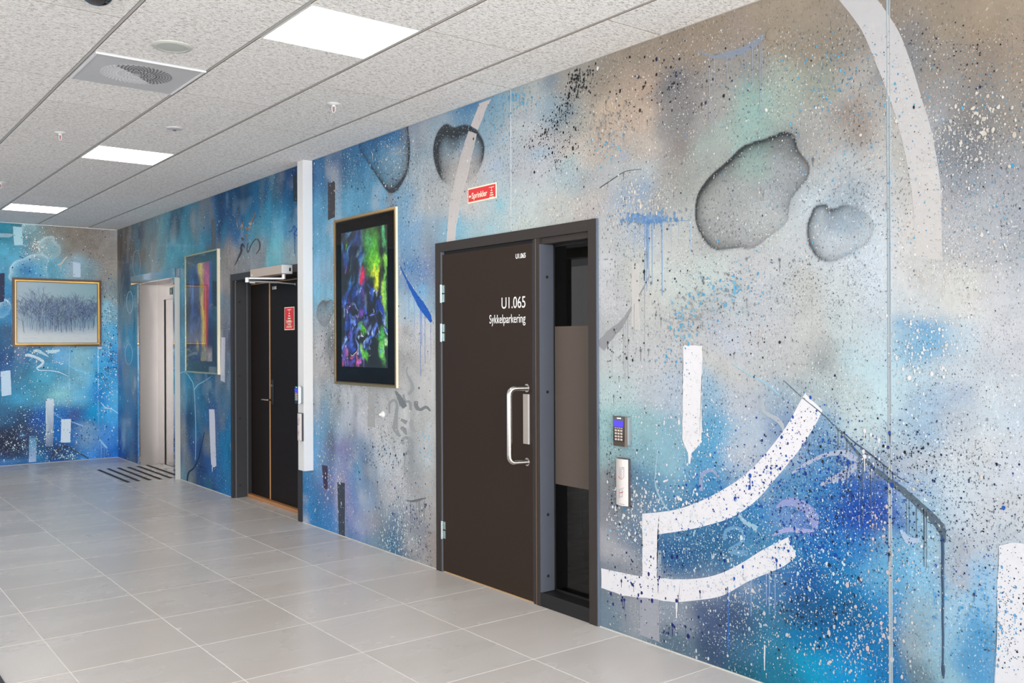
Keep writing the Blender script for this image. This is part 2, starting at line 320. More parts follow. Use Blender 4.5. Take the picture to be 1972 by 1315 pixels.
# long mural wall (plane y = 0)
HOLES = [(7.84, 9.385, -.1, 2.165), (4.15, 5.69, -.1, 2.165), (1.0, 2.515, -.1, 2.285)]
xs = [0.0]
while xs[-1] < 13.2:
    xs.append(xs[-1]+min(.02, max(.0058, .0011*(13.6-xs[-1])*.9)))
for h in HOLES:
    for e in h[:2]: i = int(np.argmin(np.abs(np.array(xs)-e))); xs[i] = e
XS = np.array(xs); ZS = np.linspace(0, H, 420)
for e in (2.165, 2.285): ZS[int(np.argmin(np.abs(ZS-e)))] = e
me_wall, U, V = grid_mesh('wall_right', XS, ZS, lambda u, v: np.stack([u, 0*u, v], -1),
    keep=lambda u, v: ~np.any([(u > h[0]) & (u < h[1]) & (v > h[2]) & (v < h[3]) for h in HOLES], axis=0))
cU = np.linspace(0, 13.3, 560); cV = np.linspace(0, H, 120); gu, gv = np.meshgrid(cU, cV)
S = parse(ROWS_R)+parse(ROWS_L)
img = field(S, lambda px: (34, 30) if px > 600 else (15, 26), wy, scale_y, gu.ravel(), gv.ravel()).reshape(120, 560, 3)
du = .05*vnoise(U, V, 3.1, 21)+.022*vnoise(U, V, 9, 22); dv = .07*vnoise(U, V, 2.7, 23)+.025*vnoise(U, V, 8, 24)
RGB = coarse_to_fine(cU, cV, img, U+du, V+dv)
RGB *= (1+.05*vnoise(U, V, 5, 31)+.04*vnoise(U, V, 18, 32)+.03*vnoise(U, V, 50, 33))[:, None]
wl = np.clip((9.5-U)/4, .25, 1)
RGB *= (1+wl*(.16*vnoise(U, V*.7, 5.5, 35)+.10*vnoise(U, V*.5, 13, 36)+.07*vnoise(U, V*.6, 30, 37)))[:, None]
RGB *= (1+.07*vnoise(U, V*.10, 45, 34)*np.clip((9-U)/4, 0, 1))[:, None]      # vertical runs of thinned paint
def veil(RGB, u, v, c, amount, mask):      # a thin patchy coat of one colour
    w = np.clip(amount*mask, 0, .75)[:, None]; RGB[:] = RGB*(1-w)+np.array(lin(c))*w
lf = np.clip((5.8-U)/.8, 0, 1); md = np.clip((8.2-U)/.8, 0, 1)*(1-lf)
veil(RGB, U, V, '6c7478', .9, lf*np.clip(vnoise(U, V*.8, 2.6, 81)+.5*vnoise(U, V*.6, 7, 82)-.15, 0, 1)); veil(RGB, U, V, '0c2c48', 1.0, lf*np.clip(vnoise(U, V*.8, 2.1, 83)+.5*vnoise(U, V*.7, 6, 84)-.2, 0, 1))
veil(RGB, U, V, '207c98', .7, lf*np.clip(vnoise(U, V*.8, 3.3, 85)+.4*vnoise(U, V, 8, 86)-.3, 0, 1)); veil(RGB, U, V, '9cb0b8', .5, lf*np.clip(vnoise(U, V, 3.9, 87)+.4*vnoise(U, V, 10, 88)-.5, 0, 1))
veil(RGB, U, V, '8c9094', .8, md*np.clip(vnoise(U, V*.5, 4, 89)+.5*vnoise(U, V*.5, 10, 90)-.2, 0, 1)); veil(RGB, U, V, 'c8c8ca', .7, md*np.clip(vnoise(U, V*.6, 3.3, 91)+.5*vnoise(U, V, 9, 92)-.25, 0, 1)); veil(RGB, U, V, '40566c', .5, md*np.clip(vnoise(U, V*.5, 5, 93)+.5*vnoise(U, V*.4, 12, 94)-.55, 0, 1))
W = lambda pts, o=(0, 0), s=1.0: np.array([wy(o[0]+x*s, o[1]+y*s) for x, y in pts])
gz = lambda *a, **k: glaze(RGB, U, V, wy, scale_y, *a, **k)
for a in [(1325, 230, 22, 60, '7c7c80', .5, 15), (1290, 165, 30, 25, '6c7078', .5), (1060, 155, 18, 20, '5c86a4', .5), (1095, 215, 16, 14, '7090a4', .5), (1450, 215, 45, 22, '9cc4be', .5, -40),
          (1310, 285, 20, 25, '8c8078', .4), (1330, 360, 30, 30, '90958f', .4), (1630, 215, 28, 28, '9a8c82', .45), (1750, 110, 25, 70, '888a90', .4), (1880, 270, 45, 40, '80848c', .45),
          (1775, 628, 22, 14, '4ca0d8', .6), (1735, 622, 22, 12, '7cb4dc', .5), (1580, 700, 22, 22, '8c9698', .5), (1545, 745, 50, 10, '98a8b0', .4, 20), (1365, 835, 25, 70, '56a4d0', .45), (1640, 985, 60, 50, '1c48b0', .5), (1560, 955, 60, 30, '5098c8', .3),
          (1500, 1010, 40, 25, '4c8cc4', .4), (1600, 1190, 45, 60, '0c5890', .35), (1610, 1290, 60, 35, '00a0d8', .4), (1395, 1190, 35, 50, '3c4c74', .5), (1300, 1065, 40, 25, '24609c', .5), (1180, 985, 25, 35, '787c84', .4), (1200, 1065, 25, 14, 'c0c0c4', .5),
          (660, 860, 22, 20, '8074a4', .5), (690, 905, 9, 25, '4c9ccc', .6), (705, 915, 8, 45, '606c80', .4), (690, 850, 16, 18, '6888a8', .5), (757, 1040, 14, 45, '20648c', .6), (770, 1085, 12, 14, '30384c', .5), (722, 1000, 14, 30, '7c8088', .4), (815, 1040, 14, 30, '7c8090', .35),
          (660, 940, 12, 50, 'b4a8c0', .4), (625, 800, 10, 40, '5c98c0', .4), (633, 850, 6, 45, '50586c', .45), (636, 660, 8, 35, '484c54', .55), (790, 512, 14, 14, '4c90cc', .6), (810, 530, 16, 20, '4c84c4', .4), (812, 560, 14, 16, '64b0e0', .6), (780, 640, 10, 14, '9a9a9c', .5), (786, 690, 10, 14, '989a9c', .5),
          (880, 425, 10, 26, '78c4e0', .6), (962, 395, 10, 16, '88cce0', .6), (945, 440, 14, 16, '9cd0e0', .5), (1040, 295, 24, 14, '90b8d4', .5), (1100, 310, 16, 14, 'a8c8d0', .5), (955, 320, 18, 16, 'a0b8d8', .4), (1000, 225, 26, 10, 'a8b0c4', .5), (905, 205, 22, 12, '3878ac', .5),
          (1130, 345, 26, 18, 'a8a8aa', .4), (1240, 365, 16, 26, '8ca8c8', .5), (1200, 300, 10, 10, 'a0b4cc', .5), (650, 320, 14, 30, '405880', .4), (1240, 170, 26, 14, 'ccb098', .45), (1175, 205, 20, 14, 'd0b8a0', .45),
          (612, 830, 8, 40, '5c9cc8', .5), (640, 855, 6, 40, '4c5468', .6), (650, 950, 6, 40, 'c0c0cc', .5), (672, 975, 10, 30, '8890b8', .4), (700, 960, 12, 30, 'a8b4c0', .5), (720, 930, 8, 40, '7c8898', .4), (745, 960, 12, 40, 'b0b4b8', .5), (735, 1020, 8, 20, '6c7c88', .5), (690, 1010, 10, 15, 'a0b0c0', .4), (612, 960, 12, 30, '2c80bc', .4), (628, 620, 12, 40, '9ca4a8', .5), (610, 700, 8, 40, 'a8acb0', .5), (700, 300, 10, 30, '2c5c90', .4), (600, 330, 8, 30, '2c4c78', .4), (1535, 1005, 34, 22, '8c94d0', .45), (1500, 1000, 22, 30, '7ca8d8', .3), (1440, 1130, 20, 10, 'b4bcc8', .4)]: gz(*a)
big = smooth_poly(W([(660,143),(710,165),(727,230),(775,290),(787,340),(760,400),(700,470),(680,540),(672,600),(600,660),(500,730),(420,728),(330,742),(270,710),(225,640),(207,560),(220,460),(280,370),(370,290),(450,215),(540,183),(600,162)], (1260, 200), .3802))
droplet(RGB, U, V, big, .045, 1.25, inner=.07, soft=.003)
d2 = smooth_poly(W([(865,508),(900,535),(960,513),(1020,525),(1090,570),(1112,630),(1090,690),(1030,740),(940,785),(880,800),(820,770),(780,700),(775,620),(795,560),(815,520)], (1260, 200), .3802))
droplet(RGB, U, V, d2, .035, 1.1, rim_dir=(-.6, .1), color=(.045, .06, .075), inner=.06)
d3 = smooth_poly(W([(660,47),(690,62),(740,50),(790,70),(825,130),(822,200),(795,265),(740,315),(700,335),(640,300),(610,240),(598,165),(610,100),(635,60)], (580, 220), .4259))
droplet(RGB, U, V, d3, .085, 2.3, rim_dir=(-.2, .6), fade=(wy(884, 362)[1], wy(884, 318)[1]), inner=.03)
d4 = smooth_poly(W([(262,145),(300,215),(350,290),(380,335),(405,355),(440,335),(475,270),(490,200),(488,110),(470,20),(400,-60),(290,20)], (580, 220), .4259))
droplet(RGB, U, V, d4, .045, 1.9, rim_dir=(.3, -.5))
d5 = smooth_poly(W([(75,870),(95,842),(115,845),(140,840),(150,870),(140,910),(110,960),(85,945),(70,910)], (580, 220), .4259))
droplet(RGB, U, V, d5, .06, .9, rim_dir=(0, .1), color=(.12, .13, .14), inner=.25)
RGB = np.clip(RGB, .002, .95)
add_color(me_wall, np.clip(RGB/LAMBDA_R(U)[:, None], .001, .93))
M_wall = attr_mat('mural_concrete', rough=.55, coat=.35, coatr=.03, nz=.10, nscale=55, bump=.12, bscale=160, spec=.12)
# the varnish is thick at the far end and worn matt towards the near end of the wall
q = M_wall.node_tree; g_ = q.nodes.new('ShaderNodeNewGeometry'); sx = q.nodes.new('ShaderNodeSeparateXYZ'); q.links.new(g_.outputs['Position'], sx.inputs[0])
mr = q.nodes.new('ShaderNodeMapRange'); q.links.new(sx.outputs[0], mr.inputs[0])
for i_, v_ in ((1, 2.9), (2, 4.0), (3, .40), (4, .0)): mr.inputs[i_].default_value = v_
q.links.new(mr.outputs[0], q.nodes['Principled BSDF'].inputs['Coat Weight'])
# fine grit: pin holes, dust of dark and pale paint
b_ = q.nodes['Principled BSDF']; src_ = b_.inputs['Base Color'].links[0].from_socket
mp_ = q.nodes.new('ShaderNodeMapping'); mp_.inputs['Scale'].default_value = (1, 1, .55); q.links.new(g_.outputs['Position'], mp_.inputs[0])
for sc1, lo_, hi_, cc_ in ((95, .60, .66, (.03, .04, .06)), (120, .63, .68, (.75, .78, .8)), (210, .60, .64, (.10, .11, .12))):
    n_ = q.nodes.new('ShaderNodeTexNoise'); n_.inputs['Scale'].default_value = sc1; n_.inputs['Detail'].default_value = 2; q.links.new(mp_.outputs[0], n_.inputs['Vector'])
    r_ = q.nodes.new('ShaderNodeMapRange'); q.links.new(n_.outputs[0], r_.inputs[0]); r_.inputs[1].default_value = lo_; r_.inputs[2].default_value = hi_; r_.inputs[4].default_value = .75
    n2_ = q.nodes.new('ShaderNodeTexNoise'); n2_.inputs['Scale'].default_value = 1.1+sc1*.01; n2_.inputs['Detail'].default_value = 3; q.links.new(g_.outputs['Position'], n2_.inputs['Vector'])
    r2_ = q.nodes.new('ShaderNodeMapRange'); q.links.new(n2_.outputs[0], r2_.inputs[0]); r2_.inputs[1].default_value = .42; r2_.inputs[2].default_value = .62; r2_.inputs[3].default_value = .1
    mu_ = q.nodes.new('ShaderNodeMath'); mu_.operation = 'MULTIPLY'; q.links.new(r_.outputs[0], mu_.inputs[0]); q.links.new(r2_.outputs[0], mu_.inputs[1])
    mx_ = q.nodes.new('ShaderNodeMix'); mx_.data_type = 'RGBA'; q.links.new(mu_.outputs[0], mx_.inputs[0]); q.links.new(src_, mx_.inputs[6]); mx_.inputs[7].default_value = (*cc_, 1); src_ = mx_.outputs[2]
q.links.new(src_, b_.inputs['Base Color'])
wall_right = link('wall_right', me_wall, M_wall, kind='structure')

# far wall (plane x = 0)
YF = np.linspace(-6.5, 0, 900); ZF = np.linspace(0, H, 420)
me_far, UF, VF = grid_mesh('wall_far', YF, ZF, lambda u, v: np.stack([0*u, u, v], -1))
def scale_x(px, py):
    a, b = wx(px-1, py), wx(px+1, py); c = wx(px, py+1); d = wx(px, py-1); return abs(b[0]-a[0])/2, abs(d[1]-c[1])/2
fU = np.linspace(-6.5, 0, 300); fV = np.linspace(0, H, 140); gu, gv = np.meshgrid(fU, fV)
imf = field(parse(ROWS_F), lambda px: (19, 19), wx, scale_x, gu.ravel(), gv.ravel()).reshape(140, 300, 3)
du = .035*vnoise(UF, VF, 4, 41)+.015*vnoise(UF, VF, 11, 42); dv = .035*vnoise(UF, VF, 4, 43)+.015*vnoise(UF, VF, 12, 44)
RF = coarse_to_fine(fU, fV, imf, UF+du, VF+dv)*(1+.13*vnoise(UF, VF, 6, 45)+.09*vnoise(UF, VF, 15, 48)+.05*vnoise(UF, VF, 30, 46))[:, None]
# beyond the frame the far wall goes on in the same blues
RF *= 1+np.clip((-1.5-UF)/1.0, 0, 1)[:, None]*.18*vnoise(UF, VF, 1.6, 47)[:, None]
gf = lambda *a, **k: glaze(RF, UF, VF, wx, scale_x, *a, **k)
for a in [(50, 520, 16, 12, '2c70a8', .7), (75, 510, 12, 12, '6cb0c8', .4), (150, 500, 16, 8, '8cb0c0', .5), (30, 840, 18, 14, '1c2038', .5), (110, 760, 22, 7, '8ccccc', .5), (150, 765, 12, 6, '80b8d0', .5), (145, 690, 16, 14, '90c4d0', .4), (190, 765, 12, 10, '0c70bc', .6), (145, 800, 10, 8, '4c5c98', .6),
          (165, 820, 14, 8, '90acc8', .5), (70, 880, 8, 5, '20a0cc', .6), (42, 838, 6, 4, '3c8cc0', .5), (20, 870, 26, 12, '1c1428', .4), (20, 888, 30, 4, '4888c4', .5), (50, 765, 14, 8, '48a0c0', .4), (200, 520, 14, 20, '8a8680', .3), (180, 790, 10, 14, '10a0cc', .4), (110, 870, 22, 14, '243048', .5)]: gf(*a)
WF = lambda pts, o=(0, 0), s=1.0: np.array([wx(o[0]+x*s, o[1]+y*s) for x, y in pts])
for pts in ([(95,530),(100,480),(150,420),(230,395),(300,360),(400,350),(470,390),(460,450),(450,500),(462,600),(300,680),(100,600)], [(480,178),(525,185),(535,235),(580,270),(592,320),(560,370),(500,400),(430,375),(380,320),(372,265),(410,205)],
            [(220,60),(300,50),(350,85),(340,120),(270,150),(225,140)], [(0,800),(50,790),(95,820),(102,880),(60,950),(0,970),(-60,900)]):
    droplet(RF, UF, VF, smooth_poly(WF(pts, (0, 420), .1977)), .05, .75, rim_dir=(-.2, .3), color=(.52, .74, .80), soft=.006)
RF = np.clip(RF, .002, .95)
add_color(me_far, np.clip(RF/LAMBDA_F, .001, .93))
wall_far = link('wall_far', me_far, M_wall, kind='structure')

# paint laid over the spray: strokes and spatter, real thin layers with their own edges
class Paint:
    def __init__(s): s.co = []; s.fa = []; s.cl = []; s.n = 0
    def poly(s, P, color, d, plane):
        k = len(P)
        for p in P: s.co.append((p[0], -d, p[1]) if plane == 'y' else (d, p[0], p[1]))
        s.fa.append(tuple(range(s.n, s.n+k)) if plane == 'y' else tuple(range(s.n, s.n+k))); s.cl += [color]*k; s.n += k
    def build(s, name, parent, kind=None):
        me = bpy.data.meshes.new(name); me.from_pydata(s.co, [], s.fa); me.update(); add_color(me, np.array(s.cl)); return link(name, me, M_paint, parent, kind=kind)
M_paint = attr_mat('mural_paint', rough=.5, coat=.08, coatr=.05, nz=.05, nscale=30, bump=.1, bscale=200, spec=.2)
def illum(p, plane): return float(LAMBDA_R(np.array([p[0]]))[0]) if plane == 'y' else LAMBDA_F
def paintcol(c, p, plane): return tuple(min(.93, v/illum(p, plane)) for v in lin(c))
def rough_edge(P, amp, step):
    out = []; N = len(P)
    for i in range(N):
        a, b = P[i], P[(i+1) % N]; L = math.hypot(*(b-a)); k = max(1, int(L/step)); nrm = np.array([-(b-a)[1], (b-a)[0]])/(L+1e-9)
        for j in range(k): out.append(a+(b-a)*j/k+nrm*(rnd.uniform(-amp, amp) if 0 < j else 0))
    return np.array(out)
LAYER = [0]
def slab(P, color, plane, name, parent, amp=.0018, thick=.0005, end=None):
    """thin painted shape with a ragged edge and real thickness; 'end' fades paint into a second colour from top to bottom"""
    P = rough_edge(np.array(P), amp, .02); LAYER[0] += 1; t = thick+.00025*(LAYER[0] % 7)
    bm = bmesh.new(); f = lambda p, d: (p[0], -d, p[1]) if plane == 'y' else (d, p[0], p[1])
    a = [bm.verts.new(f(p, 0)) for p in P]; b = [bm.verts.new(f(p, t)) for p in P]; n = len(P)
    top = bm.faces.new(b)
    for i in range(n): bm.faces.new((a[i], a[(i+1) % n], b[(i+1) % n], b[i]))
    bmesh.ops.triangulate(bm, faces=[top], ngon_method='EAR_CLIP'); bmesh.ops.recalc_face_normals(bm, faces=bm.faces)
    me = bpy.data.meshes.new(name); bm.to_mesh(me); bm.free()
    cs = []; z0, z1 = P[:, 1].min(), P[:, 1].max()
    for v in me.vertices:
        p = (v.co.x, v.co.z) if plane == 'y' else (v.co.y, v.co.z); c = np.array(paintcol(color, p, plane))
        if end: k = (z1-p[1])/(z1-z0+1e-9); k = k*k; c = c*(1-k)+np.array(paintcol(end, p, plane))*k
        cs.append(c)
    add_color(me, np.array(cs)); return link(name, me, M_paint, parent)
def drip(x, z, w, L, color, plane, parent):
    """a run of paint: narrow ridge ending in a small bead"""
    n = max(5, int(L/.03)); bm = bmesh.new(); LAYER[0] += 1; t = .0006+.00025*(LAYER[0] % 7); rows = []; ph = rnd.random()*6
    F3 = (lambda a, b, d: (a, -d, b)) if plane == 'y' else (lambda a, b, d: (d, a, b))
    for i in range(n+1):
        k = i/n; ww = w*(1.0-.45*k) if k < .93 else w*1.15; zz = z-L*k; xx = x+.0007*math.sin(ph+zz*40)
        if i == n: ww = w*.5
        rows.append([bm.verts.new(F3(xx-ww, zz, 0)), bm.verts.new(F3(xx-ww*.6, zz, t)), bm.verts.new(F3(xx+ww*.6, zz, t)), bm.verts.new(F3(xx+ww, zz, 0))])
    for a, b in zip(rows, rows[1:]):
        for j in range(3): bm.faces.new((a[j], a[j+1], b[j+1], b[j]))
    bmesh.ops.recalc_face_normals(bm, faces=bm.faces); me = bpy.data.meshes.new('paint_drip'); bm.to_mesh(me); bm.free()
    add_color(me, np.array([paintcol(color, (x, z), plane)]*len(me.vertices))); return link('paint_drip', me, M_paint, parent)
def brush(path, widths, color, plane='y', name='brush_stroke', drips=0, amp=.0012, driplen=(.05, .3), parent=None, o=(0, 0), s=1.0, end=None, mpx=None):
    """a stroke along a path given on the photograph, widths in photo pixels; drips run down from it"""
    f = wy if plane == 'y' else wx; sc_ = scale_y if plane == 'y' else scale_x
    parent = parent or (wall_right if plane == 'y' else wall_far)
    pp = smooth_poly([(o[0]+x*s, o[1]+y*s) for x, y in path], 6, closed=False); m = len(pp)
    ws = np.interp(np.linspace(0, 1, m), np.linspace(0, 1, len(widths)), widths)
    bm = bmesh.new(); LAYER[0] += 1; th = .0006+.00025*(LAYER[0] % 7); F3 = (lambda p, d: (p[0], -d, p[1])) if plane == 'y' else (lambda p, d: (d, p[0], p[1]))
    Lr, Rr, Lb, Rb = [], [], [], []; cs = []
    for i, p in enumerate(pp):
        t = pp[min(i+1, m-1)]-pp[max(i-1, 0)]; t = t/(np.hypot(*t)+1e-9); n = np.array([-t[1], t[0]])*ws[i]/2
        a_, b_ = (np.array(f(*(p+n*(1+rnd.uniform(-.12, .12))))), np.array(f(*(p-n*(1+rnd.uniform(-.12, .12))))))
        Lr.append(bm.verts.new(F3(a_, th))); Rr.append(bm.verts.new(F3(b_, th))); Lb.append(bm.verts.new(F3(a_, 0))); Rb.append(bm.verts.new(F3(b_, 0)))
        k = (i/m)**2; c = np.array(paintcol(color, a_, plane)); 
        if end: c = c*(1-k)+np.array(paintcol(end, a_, plane))*k
        cs += [c]*4
    for i in range(m-1):
        bm.faces.new((Lr[i], Rr[i], Rr[i+1], Lr[i+1])); bm.faces.new((Lr[i], Lr[i+1], Lb[i+1], Lb[i])); bm.faces.new((Rr[i], Rb[i], Rb[i+1], Rr[i+1]))
    for i in (0, m-1): bm.faces.new((Lr[i], Lb[i], Rb[i], Rr[i]))
    bmesh.ops.recalc_face_normals(bm, faces=bm.faces); me = bpy.data.meshes.new(name); bm.to_mesh(me); bm.free(); add_color(me, np.array(cs)); ob = link(name, me, M_paint, parent)
    for k in range(drips):
        i = rnd.randrange(int(m*.25), m); p = pp[i]; x, z = f(*p); w = rnd.uniform(.0013, .003); L = rnd.uniform(*driplen)
        drip(x, z, w, L, color, plane, parent)
    return ob
def strip(pts, color, plane='y', o=(0, 0), s=1.0, smooth=False, amp=.002, end=None, name='paint_strip'):
    f = wy if plane == 'y' else wx
    if name == 'paint_drip':
        q = [f(*p) for p in pts]; x_ = sum(p[0] for p in q)/len(q); z1_ = max(p[1] for p in q); return drip(x_, z1_, max(.0022, (max(p[0] for p in q)-min(p[0] for p in q))/2), z1_-min(p[1] for p in q), color, plane, wall_right if plane == 'y' else wall_far)
    q = smooth_poly(pts, 5) if smooth else pts
    return slab([f(o[0]+x*s, o[1]+y*s) for x, y in q], color, plane, name, wall_right if plane == 'y' else wall_far, amp=amp, end=end)
def edges(Lp, Rp): return list(map(tuple, smooth_poly(Lp, 5, False)))+list(map(tuple, smooth_poly(Rp, 5, False)))
strip(edges([(1600,-25),(1616,0),(1640,30),(1663,65),(1686,120),(1706,170),(1727,230),(1742,290),(1753,350),(1759,400),(1762,450),(1765,498)], [(1814,500),(1813,430),(1812,370),(1806,320),(1793,250),(1775,190),(1757,130),(1735,70),(1715,35),(1690,0),(1670,-22)]), 'd2d2d4', end='d6d4d2', amp=.001)
strip([(1316,664),(1352,666),(1352,760),(1352,850),(1342,862),(1332,872),(1329,893),(1326,893),(1325,872),(1318,856),(1314,845),(1315,760)], 'f2f2f6')
strip(edges([(1237,989),(1270,986),(1310,979),(1353,963),(1390,944),(1427,920),(1460,890),(1495,848),(1520,812),(1540,775),(1550,758)], [(1584,790),(1570,818),(1540,865),(1520,890),(1488,928),(1460,960),(1430,984),(1400,1000),(1360,1012),(1320,1021),(1266,1029)])+[(1265,1114),(1237,1110)], 'f2f2f7')
strip(edges([(1158,1094),(1190,1101),(1237,1110),(1300,1115),(1350,1113),(1390,1103),(1430,1083),(1470,1058),(1518,1034)], [(1534,1070),(1510,1090),(1480,1103),(1440,1120),(1400,1143),(1370,1152),(1320,1158),(1306,1159)])+[(1304,1190),(1302,1190),(1301,1159),(1296,1159)]+[(1250,1152),(1200,1147),(1158,1132)], 'efeff4')
strip([(1924,1050),(1945,1045),(2010,1050),(2010,1330),(1916,1330),(1920,1200)], 'eef0f6')
strip([(1232,1150),(1268,1154),(1270,1236),(1233,1222)], 'a6aab4', amp=.001)
strip([(1266,1060),(1273,1060),(1273,1113),(1266,1113)], '98a8b8', amp=.001)
strip([(1217,505),(1230,507),(1232,636),(1216,632)], 'cfcecb', amp=.001)
ox, k = (850, 100), .2813
strip([(260,352),(240,410),(215,470),(203,505),(248,535),(280,460),(310,380),(342,322)], 'cfc8c8', o=ox, s=k)
strip([(187,540),(160,620),(130,720),(105,830),(182,835),(210,700),(235,600),(242,560)], 'c2bebe', o=ox, s=k, end='cac6c4', amp=.001)
strip([(105,830),(182,835),(152,930),(130,1000),(118,1100),(100,1200),(95,1294),(35,1306),(45,1180),(55,1060),(85,920)], 'cac6c4', o=ox, s=k, end='d0cccc', amp=.001)
strip([(632,351),(638,352),(642,349),(645,349),(645,418),(632,424)], '3c3a40')
strip([(650,928),(664,930),(664,1035),(653,1031)], '3a4250', amp=.001)
strip([(620,895),(631,897),(631,941),(624,943)], '3a3450', amp=.001)
strip([(709,745),(722,746),(722,823),(708,821)], 'a2a4a5', amp=.001)
strip([(305,428),(355,430),(360,520),(365,700),(373,960),(355,972),(338,968),(325,940),(318,800),(310,600)], 'b8bccb', o=(340, 700), s=.2054)
strip([(330,965),(341,965),(338,1012),(333,1012)], '9cb0c8', o=(340, 700), s=.2054, amp=.0005)
strip([(426,649),(434,650),(433,736),(425,733)], 'a8acbc')
strip([(407,423),(415,421),(415,482),(407,482)], '44505a', amp=.001)
strip([(565,337),(575,333),(575,388),(565,387)], '1c303c', amp=.001)
# blue slash with runs
brush([(445,680),(470,735),(505,800),(545,865),(572,905),(588,940)], [2, 3, 7, 14, 11, 4], '1e5cb8', o=(580, 220), s=.4259, drips=7, driplen=(.1, .5))
brush([(835,915),(880,880),(900,860),(1244,830)], [6, 3, 1, 1], '50585c', o=(850,100), s=.2813, drips=0) if False else None
brush([(1155,362),(1180,345),(1205,330),(1235,326)], [2, 2, 1.5, 1], '60646a', drips=2, driplen=(.02, .08))
brush([(1510,733),(1545,765),(1584,797),(1620,833),(1655,875),(1700,915),(1740,945),(1770,972),(1797,998),(1814,1020),(1818,1045)], [1, 1.5, 2, 3, 5, 9, 12, 14, 17, 15, 5], '5c6e7c', drips=17, driplen=(.08, .3))
brush([(1618,828),(1650,855),(1690,885),(1725,915),(1750,930)], [1, 3, 3, 2, 1], '4a5a6c', drips=4, driplen=(.02, .06))
strip([(1814,1030),(1819,1030),(1819,1200),(1816,1305),(1813,1305),(1814,1200)], '3f5874', amp=.0008, name='paint_drip')
brush([(1155,668),(1175,645),(1198,622),(1215,595),(1235,562),(1252,528)], [22, 18, 10, 5, 3, 1], '9a9ca0', drips=6, driplen=(.1, .35))
brush([(1342,95),(1358,104),(1375,109),(1400,106),(1430,97),(1452,84),(1472,66)], [2, 4, 6, 12, 14, 12, 5], '929baa', drips=9, driplen=(.08, .4))
cluster_later = [(1252, 421, 22, 5, 150, ['6a94c2', '5c88bc', '7aa2cc'], 4.2), (1230, 424, 22, 4, 60, ['6a94c2'], 2.6)]
brush([(1228,424),(1240,421),(1252,423),(1275,421)], [2, 5, 7, 3], '6a94c2', drips=9, driplen=(.1, .4))
brush([(1206,422),(1250,428),(1330,424)], [2, 3, 1], '8cb0d4', drips=4, driplen=(.05, .2))
# soft grey scroll left of the framed door
ss = dict(o=(590, 700), s=.3117)
brush([(625,20),(622,60),(650,120),(655,160),(630,190)], [2.9, 2.9, 5.8, 7.2, 4.3], '9a9ea0', **ss)
brush([(550,170),(570,200),(590,240),(610,270)], [2.9, 7.2, 11.6, 8.7], '767c80', **ss)
brush([(515,310),(515,250),(540,225),(560,250),(555,330),(550,400),(580,450)], [2.2, 4.3, 4.3, 4.3, 7.2, 10.2, 4.3], '94989b', **ss)
brush([(678,232),(680,265),(705,285),(740,268),(768,295)], [7.2, 8.7, 5.8, 5.8, 2.9], '7f8386', **ss)
brush([(600,190),(610,230),(640,240),(645,290)], [4.3, 4.3, 5.8, 4.3], '92969a', **ss)
brush([(585,345),(620,365)], [4.3, 8.7], '8e9295', **ss); brush([(585,395),(605,410),(618,440)], [5.8, 8.7, 2.9], '8e9295', **ss); brush([(648,345),(655,400),(680,420)], [5.8, 8.7, 2.9], '9ea1a3', **ss)
brush([(600,500),(600,465),(630,460),(645,500),(635,545),(612,560),(610,700)], [4.3, 5.8, 5.8, 8.7, 7.2, 2.9, 1.4], '979b9e', **ss)
brush([(620,845),(660,850),(700,840),(740,830)], [1.4, 4.3, 4.3, 1.4], '6c7074', drips=5, driplen=(.05, .2), **ss)
# dark scroll over the double door
s3 = dict(o=(400, 320), s=.1521)
brush([(405,550),(378,610),(370,700),(390,795),(425,760),(445,710),(437,810)], [1, 1.2, 1.2, 2, 2, 2.5, 1.5], '5c5650', **s3)
brush([(605,575),(585,640),(560,700),(530,740)], [1, 1.5, 3, 6], '74584c', **s3); brush([(480,770),(500,800),(540,770),(555,830)], [2, 4, 2, 1], '74584c', **s3)
brush([(430,900),(450,940)], [3, 6], '3c4044', **s3); brush([(465,860),(500,870),(490,940)], [2, 3, 1], '6a6460', **s3)
brush([(465,1030),(440,985),(425,1030),(425,1080),(395,1150),(345,1252)], [2, 3, 4, 4, 3, 1], '2c2e32', **s3)
brush([(515,970),(500,1040),(512,1088),(560,980),(620,918),(660,975),(655,1050),(612,1112)], [1, 1.5, 2, 1.5, 2, 2.5, 2, 1], '38383c', **s3)
brush([(1025,830),(1060,820),(1095,755),(1125,800),(1095,855),(1135,880)], [1.5, 2, 1.5, 1.5, 2, 2], '1c4c98', drips=5, driplen=(.08, .3), **s3)
# dark crack-like runs left section
brush([(100,1100),(115,1020),(160,980),(200,900),(235,770),(262,640)], [2.5, 3, 2.5, 1.5, 1.2, 1], '0c2438', o=(340, 700), s=.2054)
brush([(165,250),(200,200),(260,165),(320,125)], [1.5, 2, 1.5, 1], '6ca0b8', o=(340, 700), s=.2054)
brush([(35,90),(80,80),(130,140),(165,240),(180,600),(178,900)], [1, 1, 1.2, 1, .8, .6], '7ca4b4', o=(340, 700), s=.2054)
def ring(cx, cy, rx, ry, c, w=1.0):
    brush([(cx+rx*math.cos(t*math.pi/6), cy+ry*math.sin(t*math.pi/6)) for t in range(13)], [w, w], c, name='spray_ring')
for a in ((250, 582, 6, 21, '7c98a8'), (248, 682, 7, 20, '6c9cb8'), (263, 508, 7, 26, '74787c'), (234, 575, 4, 16, '3c5464')): ring(*a)
